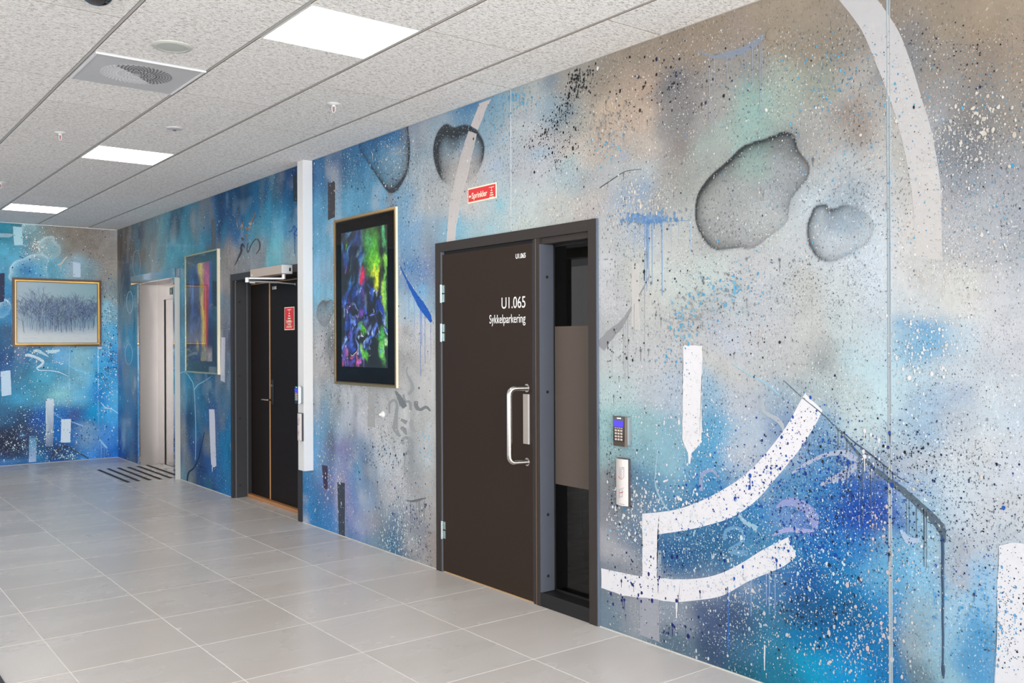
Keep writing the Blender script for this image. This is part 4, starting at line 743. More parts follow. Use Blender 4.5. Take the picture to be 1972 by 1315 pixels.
# pendent sprinklers
M_red = mat('bulb_red', 'c01820', .2, coat=.5)
for cx, cy, lb in ((7.706, -.70, 'white pendent sprinkler with a red bulb, nearest the wall right of the big light'), (5.80, -1.90, 'white pendent sprinkler with a red bulb, left of the middle light panel'), (3.25, -1.885, 'tiny white sprinkler at the left edge of the ceiling')):
    t = thing('sprinkler', lb, 'sprinkler', (cx, cy, H), group='ceiling sprinklers')
    MB().lathe((cx, cy, H), [(.040, .001), (.040, -.002), (.030, -.009), (.016, -.011)], seg=32).build('escutcheon', M_white, t, smooth=True)
    MB().lathe((cx, cy, H), [(.011, -.008), (.013, -.018), (.008, -.022)], seg=18).build('neck', M_white, t, smooth=True)
    MB().tube([(cx+.011*math.cos(a), cy+.006*math.cos(a), H-.036-.021*math.sin(a)) for a in [math.pi*q_/10-math.pi/2*0 for q_ in range(11)]]+[], .0022, 8).tube([(cx-.012, cy-.007, H-.037), (cx-.011, cy-.006, H-.018)], .0022, 8).tube([(cx+.012, cy+.007, H-.037), (cx+.011, cy+.006, H-.018)], .0022, 8).build('yoke', M_white, t, smooth=True)
    MB().cyl((cx, cy, H-.037), .0022, .024, 'z', 12).build('bulb', M_red, t, smooth=True)
    MB().cyl((cx, cy, H-.0585), .011, .0018, 'z', 20).build('deflector', M_white, t)
# dark dome camera at the top edge
t = thing('dome_camera', 'dark glossy dome camera with a metal ring cut by the top edge', 'camera', (8.80, -2.375, H))
MB().lathe((8.80, -2.375, H), [(.085, .001), (.085, -.006), (.075, -.014), (.068, -.016)], seg=48).build('ring', mat('steel_ring', 'b8b0a0', .2, metal=1), t, smooth=True)
MB().lathe((8.80, -2.375, H), [(.068, -.008)]+[(.066*math.cos(a), -.014-.045*math.sin(a)) for a in [math.pi/2*q_/10 for q_ in range(10)]], seg=48).build('dome', mat('smoked_dome', '101012', .08, coat=1), t, smooth=True)

# ---------------------------------------------------------------- unseen rest of the hall: front wall with glazing added for fill light, glazed end
M_plaster = mat('plaster_grey', 'a8a49e', .8, noise=.03); M_alu = mat('dark_aluminium', '3c3c3e', .45)
MB().box(-.3, .4, -6.75, -6.5, 0, H+.2).box(.4, 14.5, -6.75, -6.5, 0, .12).box(.4, 14.5, -6.75, -6.5, 2.9, H+.2).box(14.5, 17.2, -6.75, -6.5, 0, H+.2).build('wall_front', M_plaster, kind='structure')
MB().box(17.0, 17.2, -6.75, -.0, 2.9, H+.2).build('wall_end', M_plaster, kind='structure')
MB().box(13.19, 17.2, 0.0, .2, 0, H+.2).build('wall_right_end', M_plaster, kind='structure')
M_pane = glass_mat('window_glass')
w = thing('added_window', 'unseen glazing added along the front of the hall for fill light', None, (.4, -6.6, 0), kind='structure'); w2 = thing('window_2', 'glazed end of the hall', None, (17.1, -6.4, 0), kind='structure')
for k in range(15):
    x = .4+14.1*k/14
    MB().box(x-.03, x+.03, -6.66, -6.54, .12, 2.9).build('mullion', M_alu, w)
    if k < 14: MB().box(x+.03, x+14.1/14-.03, -6.604, -6.596, .12, 2.9).build('pane', M_pane, w)
for k in range(7):
    y = -6.45+6.4*k/6
    MB().box(17.04, 17.16, y-.03, y+.03, 0, 2.9).build('mullion', M_alu, w2)
    if k < 6: MB().box(17.096, 17.104, y+.03, y+6.4/6-.03, 0, 2.9).build('pane', M_pane, w2)
MB().box(7.1, 10.2, -4.2, -2.668, .0002, .007, bev=.002).build('floor_mat', mat('mat_fibre', '3a3c44', .95, noise=.2, nscale=300, bump=.5), label='dark entrance mat whose corner shows at the bottom left', cat='mat')
MB().box(-.02, .2, .0, .0, 0, 0).bm.free()
# ---------------------------------------------------------------- near door with side light
M_frame = mat('frame_brown', '35302e', .5, noise=.02, spec=.25); M_leaf = mat('leaf_brown', '31261f', .5, spec=.15, noise=.03, nscale=15, bump=.05, bscale=400)
M_jamb = mat('jamb_grey', '50545e', .5, noise=.02, spec=.3); M_black = mat('rubber_black', '121214', .6); M_edge = mat('edge_metal', '7c8088', .35, metal=.6)
M_steel = mat('brushed_steel', 'c9c4be', .24, metal=1); M_zinc = mat('zinc_steel', 'b4bcc0', .3, metal=1); M_wood = mat('oak_edge', 'b98a58', .5, noise=.12, nscale=60)
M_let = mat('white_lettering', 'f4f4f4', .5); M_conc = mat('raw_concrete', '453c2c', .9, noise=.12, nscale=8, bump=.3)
d1 = thing('door_1', 'brown steel door with white lettering, bar handle and a dark side window', None, (7.825, 0, 0), kind='structure')
fx0, fx1, ft = 7.825, 9.399, 2.186
MB().box(fx0, fx0+.055, -.016, .10, 0, ft, bev=.0015).box(fx1-.062, fx1, -.016, .12, 0, ft, bev=.0015).box(fx0+.055, fx1-.062, -.016, .10, ft-.062, ft, bev=.0015).build('frame', M_frame, d1)
MB().box(fx1+.0002, fx1+.006, -.013, 0, 0, ft).build('frame_edge', mat('edge_blue_grey', '5c6676', .4), d1)
MB().box(fx0+.055, fx0+.068, -.010, .03, 0, ft-.062).build('hinge_stile', mat('stile_grey', '6c7078', .4, metal=.3), d1)
MB().box(fx0+.068, 8.848, .012, .05, 2.106, 2.124).box(8.848, 8.852, -.004, .05, 0, 2.106).build('seal', M_black, d1)
leaf = MB().box(7.897, 8.847, -.006, .040, .008, 2.104, bev=.0015).build('door_leaf', M_leaf, d1)
MB().box(8.8462, 8.8478, -.0066, .0, .01, 2.102).build('leaf_edge', mat('leaf_edge', '3c4860', .4), leaf)
MB().box(7.897, 8.847, .0, .04, .0006, .0078).build('threshold', mat('brass_seal', 'c89c5c', .4), d1)
mul = MB().box(8.852, 8.882, -.008, .09, 0, 2.124, bev=.001).box(8.888, 8.918, -.012, .09, 0, 2.124, bev=.001).box(8.882, 8.888, .0, .09, 0, 2.124).build('mullion', M_frame, d1)
MB().box(8.8815, 8.8838, -.0125, -.0085, 0, 2.124).build('mullion_bead', mat('bead_bronze', '9c8068', .35, metal=.5), d1)
MB().box(8.8995, 9.337, .0, .05, 2.088, 2.124, bev=.001).build('head_bar', M_frame, d1)
MB().box(8.9185, 8.932, -.012, .085, .082, 2.088).build('jamb', M_jamb, d1)
MB().box(8.932, 8.936, .091, .30, .082, 2.088).build('rear_jamb', mat('rear_jamb', '3c3d42', .5), d1)
for z in (1.90, 1.235, .525, ): MB().cyl((8.9325, .035, z), .009, .002, 'x', 20).build('screw_cap', M_black, d1)
for z in (1.88, .30): MB().cyl((8.9365, .20, z), .009, .002, 'x', 20).build('screw_cap', M_black, d1)
MB().cyl((8.9325, .035, .17), .009, .002, 'x', 20).build('screw_cap', M_black, d1)
MB().box(8.9185, 9.337, -.010, .30, .0, .080, bev=.002).build('sill', mat('sill_black', '1c1c1e', .45, spec=.3, noise=.25, nscale=18), d1)
MB().box(8.932, 9.337, .086, .092, .080, 2.088).build('glass_pane', glass_mat('side_glass', (.40, .36, .28), ior=1.38), d1)
MB().box(8.934, 8.942, .082, .096, .080, 2.088).box(8.934, 9.337, .082, .096, .080, .092).box(8.934, 9.337, .082, .096, 2.076, 2.088).build('glazing_bead', M_black, d1)
MB().box(8.942, 9.337, .0845, .0858, .700, 1.614).build('frosted_film', mat('film_brown_grey', '5a5049', .6, spec=.3), d1)
MB().box(9.335, 9.339, .1, .30, .0, 2.16).box(8.8, 9.4, .1, .30, 2.09, 2.2).build('rear_frame', mat('rear_frame', '3a3a3e', .6), d1)
for z0 in (1.787, 1.528, .219):
    hg = MB().cyl((7.892, -.014, z0+.06), .0085, .12, 'z', 18).build('hinge', M_zinc, leaf, smooth=True)
    MB().box(7.897, 7.925, -.0085, -.0062, z0+.004, z0+.056).box(7.897, 7.925, -.0085, -.0062, z0+.064, z0+.116).build('hinge_plate', mat('hinge_plate', '9cb0b0', .35, metal=.8), leaf)
def arc(c, r, a0, a1, n, ux, uz, y=0): return None
hx, ht, hb, hy = 8.690, 1.262, .812, -.095
# bar handle: posts stand out from the leaf near its free edge, the grip runs inclined towards the hinges
P0, P1 = Vector((8.800, -.006, ht-.008)), Vector((8.800, -.006, hb+.008)); G = Vector((8.768, -.118, 0))
pts = [P0]
def bend(a, b, c, r, n=8):
    u = (a-b).normalized(); v = (c-b).normalized(); out = []
    for k in range(n+1):
        t = k/n; p = b+u*r; q_ = b+v*r; out.append((1-t)**2*p+2*t*(1-t)*b+t*t*q_)
    return out
Gt, Gb = Vector((G.x, G.y, ht-.008)), Vector((G.x, G.y, hb+.008))
pts += bend(P0, Gt, Gb, .045)+bend(Gt, Gb, P1, .045)+[P1]
MB().tube(pts, .0165, 20).build('pull_handle', M_steel, leaf, smooth=True)
MB().cyl((8.797, -.0085, ht-.008), .024, .005, 'y', 28).cyl((8.797, -.0085, hb+.008), .024, .005, 'y', 28).build('handle_rose', M_steel, leaf)
MB().box(8.762, 8.812, -.012, -.006, .925, 1.218, bev=.001).build('lock_plate', mat('lock_plate', 'b5aca3', .45, metal=.4), leaf)
MB().box(8.812, 8.8165, -.015, -.006, .925, 1.218).build('lock_plate_edge', mat('plate_edge', 'e8e4e0', .3, metal=.5), leaf)
text('lettering', 'U1.065', .098, 8.782, 1.728, -.0068, M_let, leaf, align='RIGHT', width=.232)
text('lettering', 'Sykkelparkering', .076, 8.782, 1.640, -.0068, M_let, leaf, align='RIGHT', width=.358)
text('lettering', 'U1.065', .040, 8.786, 2.022, -.0068, M_let, leaf, align='RIGHT', width=.095, bold=.0008)
# space behind the side window
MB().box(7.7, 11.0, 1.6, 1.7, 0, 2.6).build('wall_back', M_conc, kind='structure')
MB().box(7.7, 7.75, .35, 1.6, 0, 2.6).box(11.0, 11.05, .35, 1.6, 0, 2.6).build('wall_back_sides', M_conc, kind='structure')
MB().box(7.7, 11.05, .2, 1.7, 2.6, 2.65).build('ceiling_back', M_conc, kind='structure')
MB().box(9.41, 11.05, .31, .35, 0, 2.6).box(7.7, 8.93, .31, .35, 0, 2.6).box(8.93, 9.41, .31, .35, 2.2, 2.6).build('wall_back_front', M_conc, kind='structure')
area_light('back_room_fill', (9.6, 1.0, 2.58), (0, 0, 0), .5, .5, BACK_W, (1, .93, .8))  # unseen light added to show the back room dimly

# ---------------------------------------------------------------- double door in a deep niche
d2 = thing('door_2', 'black double door with oak edges in a deep dark frame', None, (4.12, 0, 0), kind='structure')
M_f2 = mat('frame_black', '303033', .5, noise=.03, spec=.25); M_l2 = mat('leaf_black', '1c1614', .5, spec=.12, noise=.05, nscale=12); M_j2 = mat('jamb_dark_grey', '3c3d40', .5, noise=.02, spec=.25)
MB().box(4.115, 4.168, -.014, .02, 0, 2.20, bev=.0012).box(5.655, 5.722, -.014, .02, 0, 2.20, bev=.0012).box(4.168, 5.655, -.014, .02, 2.135, 2.20, bev=.0012).build('frame', M_f2, d2)
MB().box(4.160, 4.176, .004, .160, 0, 2.13).build('jamb', M_j2, d2)
MB().box(4.176, 4.186, .010, .016, 0, 2.13).box(4.176, 4.182, .128, .134, 0, 2.13).build('jamb_ridge', mat('ridge_grey', '68696e', .4), d2)
MB().box(5.690, 5.70, .02, .23, 0, 2.2).build('right_jamb', M_f2, d2)
MB().box(4.176, 5.690, .02, .23, 2.13, 2.17).build('head', M_f2, d2)
for z in (1.93, 1.20, .78, .12): MB().cyl((4.177, .055, z), .010, .003, 'x', 18).build('screw_cap', mat('cap_dark', '1c1c1e', .4), d2)
MB().box(4.150, 4.192, .150, .23, 0, 2.12).build('inner_frame', M_f2, d2)
yl = .165
la = MB().box(4.194, 4.645, yl, yl+.05, .035, 2.098, bev=.001).build('door_leaf', M_l2, d2)
MB().box(4.6455, 4.668, yl-.003, yl+.03, .035, 2.098).build('leaf_edge', M_wood, d2)
lb = MB().box(4.6685, 5.60, yl, yl+.05, .035, 2.098, bev=.001).build('door_leaf', M_l2, d2)
MB().box(4.194, 5.62, yl+.004, yl+.04, 2.099, 2.106).build('head_strip', M_wood, d2)
MB().box(4.18, 5.70, .128, .225, .0005, .032, bev=.003).build('threshold', mat('oak_threshold', 'b07c4c', .45, noise=.15, nscale=30, stretch=(.3, 3, 3)), d2)
MB().box(4.180, 5.71, .215, .235, 0, 2.2).build('back_panel', M_black, d2)
MB().box(4.685, 4.745, yl-.006, yl-.0005, .945, 1.175, bev=.002).build('lock_plate', mat('lock_black', '35322f', .3, metal=.6), lb)
MB().cyl((4.715, yl-.009, 1.12), .012, .006, 'y', 18).build('cylinder', M_steel, lb)
MB().tube([(4.715, yl-.004, .985), (4.715, yl-.045, .985), (4.700, yl-.058, .985), (4.60, yl-.06, .985)], .009, 14).build('lever_handle', mat('lever_bronze', '9c8878', .25, metal=1), lb, smooth=True)
text('lettering', 'U1.065', .040, 4.72, 2.03, yl-.0006, M_let, lb, width=.095, bold=.0006)
# swing door operator and its arm
t = thing('door_operator', 'silver box above the double door that swings it', 'door operator', (5.2, -.05, 2.12))
M_op = mat('operator_taupe', 'b2a59a', .5, metal=.15); M_opw = mat('operator_end', 'd4d4d6', .4)
MB().box(4.865, 5.560, -.112, -.0145, 2.120, 2.196, bev=.004).build('housing', M_op, t)
MB().box(5.5602, 5.566, -.110, -.0147, 2.121, 2.195, bev=.0015).build('end_cap', M_opw, t)
MB().box(5.566, 5.568, -.045, -.030, 2.142, 2.172).build('switch', M_black, t)
hb_ = MB()
for a in range(12):
    for b in range(6):
        if 6 < a < 10 and 1 < b < 5: continue
        hb_.box(5.566, 5.5664, -.103+a*.0075, -.1005+a*.0075, 2.131+b*.010, 2.1335+b*.010)
hb_.build('vent_hole', mat('vent_grey', '808084', .6), t, kind='stuff')
MB().box(5.566, 5.5672, -.104, -.099, 2.184, 2.188).build('lamp', mat('lamp_green', 'd4d060', .4), t)
MB().cyl((4.91, -.1135, 2.142), .008, .003, 'y', 18).build('screw', M_white, t)
t2 = t
M_arm = mat('arm_white', 'e6e6e6', .3, metal=.2)
el = Vector((5.34, -.33, 2.072)); pv = Vector((5.475, -.055, 2.083)); en = Vector((5.30, yl-.02, 2.05))
MB().cyl((pv.x, pv.y, 2.100), .016, .040, 'z', 20).build('pivot', M_arm, t2, smooth=True)
MB().tube([pv, el+Vector((0, 0, .010))], .0085, 12).build('main_arm', M_arm, t2, smooth=True)
MB().cyl((el.x, el.y, el.z-.004), .016, .040, 'z', 20).build('elbow', M_arm, t2, smooth=True)
mid = el.lerp(en, .60)-Vector((0, 0, .0))
MB().tube([el-Vector((0, 0, .016)), mid], .0085, 12).build('sleeve', mat('sleeve', 'c0c0c4', .35, metal=.5), t2, smooth=True)
MB().tube([mid, en], .0045, 12).build('rod', M_arm, t2, smooth=True)
MB().cyl(tuple(en), .013, .03, 'y', 20).build('rod_foot', M_zinc, t2)

# red signs
M_sred = mat('sign_red', 'dd2c34', .4); M_scream = mat('sign_glow_border', 'ecead0', .5)
def sprinkler_picto(x, z, w, y, parent, m):
    b = MB(); b.box(x-w/2, x+w/2, y-.0006, y, z, z+w*.07).box(x-w*.04, x+w*.04, y-.0006, y, z-w*.22, z)
    for k, ww in enumerate((.3, .5, .7, .9)): b.box(x-ww*w/2, x+ww*w/2, y-.0006, y, z-w*(.42+.27*k), z-w*(.30+.27*k))
    b.build('pictogram', m, parent)
t = thing('sprinkler_sign', 'small red landscape sign reading Sprinkler with an arrow', 'sign', (8.345, 0, 2.457))
MB().box(8.193, 8.497, -.004, -.0012, 2.409, 2.506).build('border', M_scream, t); MB().box(8.200, 8.489, -.0046, -.0041, 2.418, 2.497).build('plate', M_sred, t)
text('lettering', 'Sprinkler', .052, 8.238, 2.436, -.0050, M_scream, t, width=.165, bold=.0006)
MB().prism([(8.206, 2.452), (8.218, 2.464), (8.218, 2.456), (8.230, 2.456), (8.230, 2.448), (8.218, 2.448), (8.218, 2.440)], -.0052, -.0047).build('arrow', M_scream, t)
sprinkler_picto(8.449, 2.480, .052, -.0048, t, M_scream)
t = thing('sprinkler_valve_sign', 'small red upright sign on the black double door', 'sign', (5.105, yl, 1.74))
MB().box(5.000, 5.213, yl-.004, yl-.0006, 1.642, 1.852).build('border', M_scream, t); MB().box(5.007, 5.206, yl-.0046, yl-.0041, 1.650, 1.845).build('plate', M_sred, t)
sprinkler_picto(5.107, 1.824, .085, yl-.0048, t, M_scream)
text('lettering', 'Sprinkler-', .036, 5.107, 1.708, yl-.0050, M_scream, t, width=.135, align='CENTER'); text('lettering', 'ventil', .036, 5.107, 1.686, yl-.0050, M_scream, t, width=.07, align='CENTER'); text('lettering', 'innenfor', .036, 5.107, 1.662, yl-.0050, M_scream, t, width=.12, align='CENTER')

# white cable duct, keypads and opener switches
M_duct = mat('duct_white', 'dcdcdc', .4)
t = thing('cable_duct', 'white vertical cable duct beside the double door', 'cable duct', (5.88, 0, .46))
MB().box(5.823, 5.935, -.085, -.0012, .462, H-.002, bev=.0015).build('trunking', M_duct, t)
MB().box(5.829, 5.929, -.0865, -.0855, .470, H-.004).build('cover', M_duct, t)
M_keysil = mat('keypad_silver', '9ca4a8', .35, metal=.5); M_keyblk = mat('keypad_black', '14100f', .2, coat=.8); M_screen = mat('keypad_screen', '2818c8', .3, emit='4a3cff', estr=.9); M_key = mat('key_cap', 'c8b8ac', .5)
def keypad(xc, y, z0, z1, w, label, led=False):
    t = thing('access_keypad', label, 'keypad', (xc, y, (z0+z1)/2)); h = z1-z0; D = .042
    MB().box(xc-w/2, xc+w/2, y-D*.65, y, z0+.004, z1-.002, bev=.006).build('back_case', M_keysil, t, smooth=False)
    MB().prism([(xc-w/2+.0, y-D*.62), (xc+w/2, y-D*.62), (xc+w/2-.006, y-D), (xc-w/2+.006, y-D)], z0, z1, 'z').build('face', mat('keypad_bezel', '4c423a', .3, metal=.4) if not led else M_keyblk, t)
    MB().prism([(xc-w*.40, z0+h*.16), (xc+w*.36, z0+h*.16), (xc+w*.40, z0+h*.28), (xc+w*.40, z1-.003), (xc-w*.43, z1-.003), (xc-w*.43, z0+h*.2)], y-D-.002, y-D).build('glass_front', M_keyblk, t)
    MB().box(xc-w*.36, xc+w*.33, y-D-.003, y-D-.002, z0+h*.66, z0+h*.86).build('screen', M_screen, t)
    MB().box(xc-w*.12, xc+w*.18, y-D-.003, y-D-.002, z1-.012, z1-.006).build('status_lamp', mat('lamp_led', '50c050' if led else 'e8e8e8', .3, emit='40ff60' if led else 'ffffff', estr=1.5 if led else .3), t)
    for r in range(4):
        for c in range(3): MB().box(xc-w*.28+c*w*.21, xc-w*.28+c*w*.21+w*.14, y-D-.0035, y-D-.002, z0+h*(.20+.10*r), z0+h*(.20+.10*r)+h*.062).build('key', M_key, t)
    for c in range(4): MB().box(xc-w*.29+c*w*.16, xc-w*.29+c*w*.16+w*.10, y-D-.0035, y-D-.002, z0+h*.60, z0+h*.625).build('function_key', M_key, t)
def opener(xc, y, z0, z1, w, label):
    t = thing('door_opener_switch', label, 'switch', (xc, y, (z0+z1)/2)); h = z1-z0
    MB().box(xc-w/2+.002, xc+w/2, y-.018, y, z0-.004, z1+.004, bev=.002).build('base', mat('opener_base', '4a464a', .4), t)
    n = 8; prof = [(xc-w/2+w*k/n, y-.018-.012*math.sin(math.pi*k/n)) for k in range(n+1)]
    MB().prism([(xc-w/2, y-.0181)]+prof[1:-1]+[(xc+w/2, y-.0181)], z0, z1, 'z').build('cover', mat('opener_cover', 'cfc9c6', .4), t)
    yy = y-.0302; ink, rd = mat('ink_blue', '5c5c88', .5), mat('ink_red', 'b82838', .5)
    def ln(a, b, m_, nm, r=.0006):
        MB().tube([(xc+a[0]*w, yy, z0+a[1]*h), (xc+b[0]*w, yy, z0+b[1]*h)], r, 6).build(nm, m_, t)
    for a, b in (((-.05, .82), (.28, .83)), ((-.05, .82), (-.05, .62)), ((.28, .83), (.28, .62)), ((.05, .78), (.22, .80)), ((.05, .78), (.05, .56)), ((.05, .56), (.28, .62)), ((-.15, .33), (.3, .40)), ((-.1, .33), (-.1, .17)), ((-.1, .17), (.15, .20)), ((.15, .36), (.15, .20))): ln(a, b, ink, 'icon_line')
    for a, b in (((-.15, .62), (-.02, .57)), ((-.05, .27), (.2, .30))): ln(a, b, rd, 'icon_arrow', .0016)
    ln((-.05, .035), (.32, .035), ink, 'icon_line', .0008)
keypad(9.598, 0, .984, 1.138, .096, 'black and silver keypad with a blue screen on the painted wall'); opener(9.596, 0, .676, .916, .088, 'white opener switch with red arrows under the keypad on the painted wall')
keypad(5.888, -.0864, 1.02, 1.165, .076, 'black keypad with blue screen and green lamp on the white duct', True); opener(5.892, -.0864, .715, .938, .078, 'slim silver opener switch on the white duct')
t = thing('wall_button', 'small round white button on the grey painted wall', 'button', (7.095, 0, .997))
MB().lathe((7.095, 0, .997), [(.026, -.001), (.026, -.006), (.021, -.012), (.014, -.020), (.010, -.024)], 'y', 28).build('base', mat('button_white', 'dcdad8', .4), t, smooth=True)
MB().lathe((7.095, 0, .997), [(.009, -.0235), (.009, -.032), (.006, -.034)], 'y', 20).build('knob', mat('button_knob', 'e8e6e4', .4), t, smooth=True)

# ---------------------------------------------------------------- elevator
t = thing('elevator', 'stainless steel elevator entrance set into the mural wall', 'elevator', (1.75, 0, 0))
def steel_mat(name, c, rough, wav=0.0):
    q = NT(name); b = q.b; b.inputs['Base Color'].default_value = (*lin(c), 1); b.inputs['Metallic'].default_value = 1; b.inputs['Roughness'].default_value = rough
    g = q.n('ShaderNodeNewGeometry'); mp = q.n('ShaderNodeMapping'); mp.inputs['Scale'].default_value = (.6, .6, 2.6); q.l(g.outputs['Position'], mp.inputs[0])
    n1 = q.n('ShaderNodeTexNoise', Scale=1.2, Detail=1.0); q.l(mp.outputs[0], n1.inputs['Vector']); n2 = q.n('ShaderNodeTexNoise', Scale=250.0, Detail=2.0)
    mp2 = q.n('ShaderNodeMapping'); mp2.inputs['Scale'].default_value = (.03, .03, 1); q.l(g.outputs['Position'], mp2.inputs[0]); q.l(mp2.outputs[0], n2.inputs['Vector'])
    b1 = q.n('ShaderNodeBump', Strength=wav, Distance=.05); q.l(n1.outputs[0], b1.inputs['Height']); b2 = q.n('ShaderNodeBump', Strength=.012, Distance=.001); q.l(n2.outputs[0], b2.inputs['Height']); q.l(b1.outputs[0], b2.inputs['Normal']); q.l(b2.outputs[0], b.inputs['Normal'])
    return q.m
M_st = steel_mat('steel_satin', 'bcb6b2', .27, .0); M_pol = steel_mat('steel_polished', 'cfcfd4', .07)
MB().box(.985, 1.012, .002, .222, 0, 2.28).build('left_reveal', steel_mat('steel_brushed_side', 'a09c9a', .33, .0), t)
MB().box(2.506, 2.516, .0, .24, 0, 2.28).build('right_reveal', M_st, t)
MB().box(1.012, 2.506, .0, .222, 2.262, 2.28).build('head_reveal', M_st, t)
MB().box(.945, 1.012, -.010, .0015, 0, 2.262).build('left_trim', M_pol, t)
MB().box(2.492, 2.550, -.058, -.0012, 0, 2.262, bev=.001).build('right_trim', M_pol, t)
MB().box(2.5505, 2.554, -.058, -.0012, 0, 2.262).build('right_trim_edge', mat('trim_edge_white', 'c8c8c2', .4), t)
MB().box(.86, 2.560, -.062, -.0012, 2.264, 2.366, bev=.001).build('header', M_pol, t)
MB().box(1.012, 1.262, .222, .262, 0, 2.262).build('door_post', M_st, t)
MB().box(1.262, 2.506, .222, .262, 2.068, 2.262).build('transom', M_st, t)
MB().box(1.262, 1.286, .2226, .262, .0, 2.068).build('door_gap', M_black, t)
MB().box(1.2865, 2.506, .230, .27, .02, 2.066).build('door_panel', M_st, t)
MB().box(.95, 2.56, .306, .33, 0, 2.3).build('shaft_back', M_black, t)
MB().box(1.262, 2.506, .205, .262, .0005, .016).build('door_sill', mat('sill_aluminium', 'd8d8d8', .3, metal=.7), t)
ind = MB().box(1.500, 1.600, .216, .2219, 2.12, 2.205).build('floor_indicator', mat('indicator_green', '0c3434', .3), t)
text('floor_digit', '1', .05, 1.55, 2.145, .2155, mat('digit_green', '60c030', .4, emit='70e030', estr=.8), ind, align='CENTER')

# tactile strips let into the floor in front of the elevator
M_tac = mat('tactile_dark', '2c2a2a', .6, noise=.1)
RW = ['nearest row of dark dashes on the floor', 'second row of dark floor dashes from the viewer', 'third row of dark floor dashes from the viewer', 'third row of dark floor dashes from the elevator', 'dark row of floor dashes along the elevator threshold', 'dark row of floor dashes inside the elevator niche']
for k, y in enumerate((-.529, -.413, -.296, -.181, -.062, .058)):
    x_ = (1.165, 1.13, 1.145, 1.15, 1.13, 1.10)[k]
    t = thing('guidance_strip', RW[k], 'floor strip', (x_, y, 0), group='tactile floor strips')
    for j in range(4): MB().box(x_+j*.327, x_+j*.327+.295, y-.018, y+.018, .0004, .0045, bev=.0012).build('dash', M_tac, t)

# ---------------------------------------------------------------- framed pictures
M_pic = attr_mat('print_ink', rough=.5, nz=.12, nscale=140); M_glz = glass_mat('picture_glass')
def painted(name, n1, n2, a0, a1, b0, b1, fn, parent, plane='y', d=-.022):
    U_, V_ = np.linspace(0, 1, n1), np.linspace(0, 1, n2); off = parent.matrix_world.translation if False else parent.location
    if plane == 'y': pl = lambda u, v: np.stack([a0+u*(a1-a0)-off.x, 0*u+d-off.y, b0+v*(b1-b0)-off.z], -1)
    else: pl = lambda u, v: np.stack([0*u+d-off.x, a0+u*(a1-a0)-off.y, b0+v*(b1-b0)-off.z], -1)
    me, u, v = grid_mesh(name, U_, V_, pl); add_color(me, np.clip(fn(u, v), .001, .95)); return link(name, me, M_pic, parent)
def frame_y(x0, x1, z0, z1, w, dep, m, t, back=-.0012, name='frame'):
    f = MB()
    f.prism([(x0, z0), (x1, z0), (x1-w, z0+w), (x0+w, z0+w)], -dep, back).prism([(x0, z1), (x0+w, z1-w), (x1-w, z1-w), (x1, z1)], -dep, back)
    f.prism([(x0, z0), (x0+w, z0+w), (x0+w, z1-w), (x0, z1)], -dep, back).prism([(x1, z0), (x1, z1), (x1-w, z1-w), (x1-w, z0+w)], -dep, back)
    return f.build(name, m, t)
def dab(A, u, v, cu, cv, su, sv, rot, c, a=1.0, p=3):
    cr, sr = math.cos(math.radians(rot)), math.sin(math.radians(rot)); X = (u-cu)*ASP; Y = v-cv; xr = (X*cr+Y*sr)/su; yr = (-X*sr+Y*cr)/sv; w = a*np.exp(-(np.abs(xr)**p+np.abs(yr)**p)); A[:] = A*(1-w[:, None])+np.array(lin(c))*w[:, None]
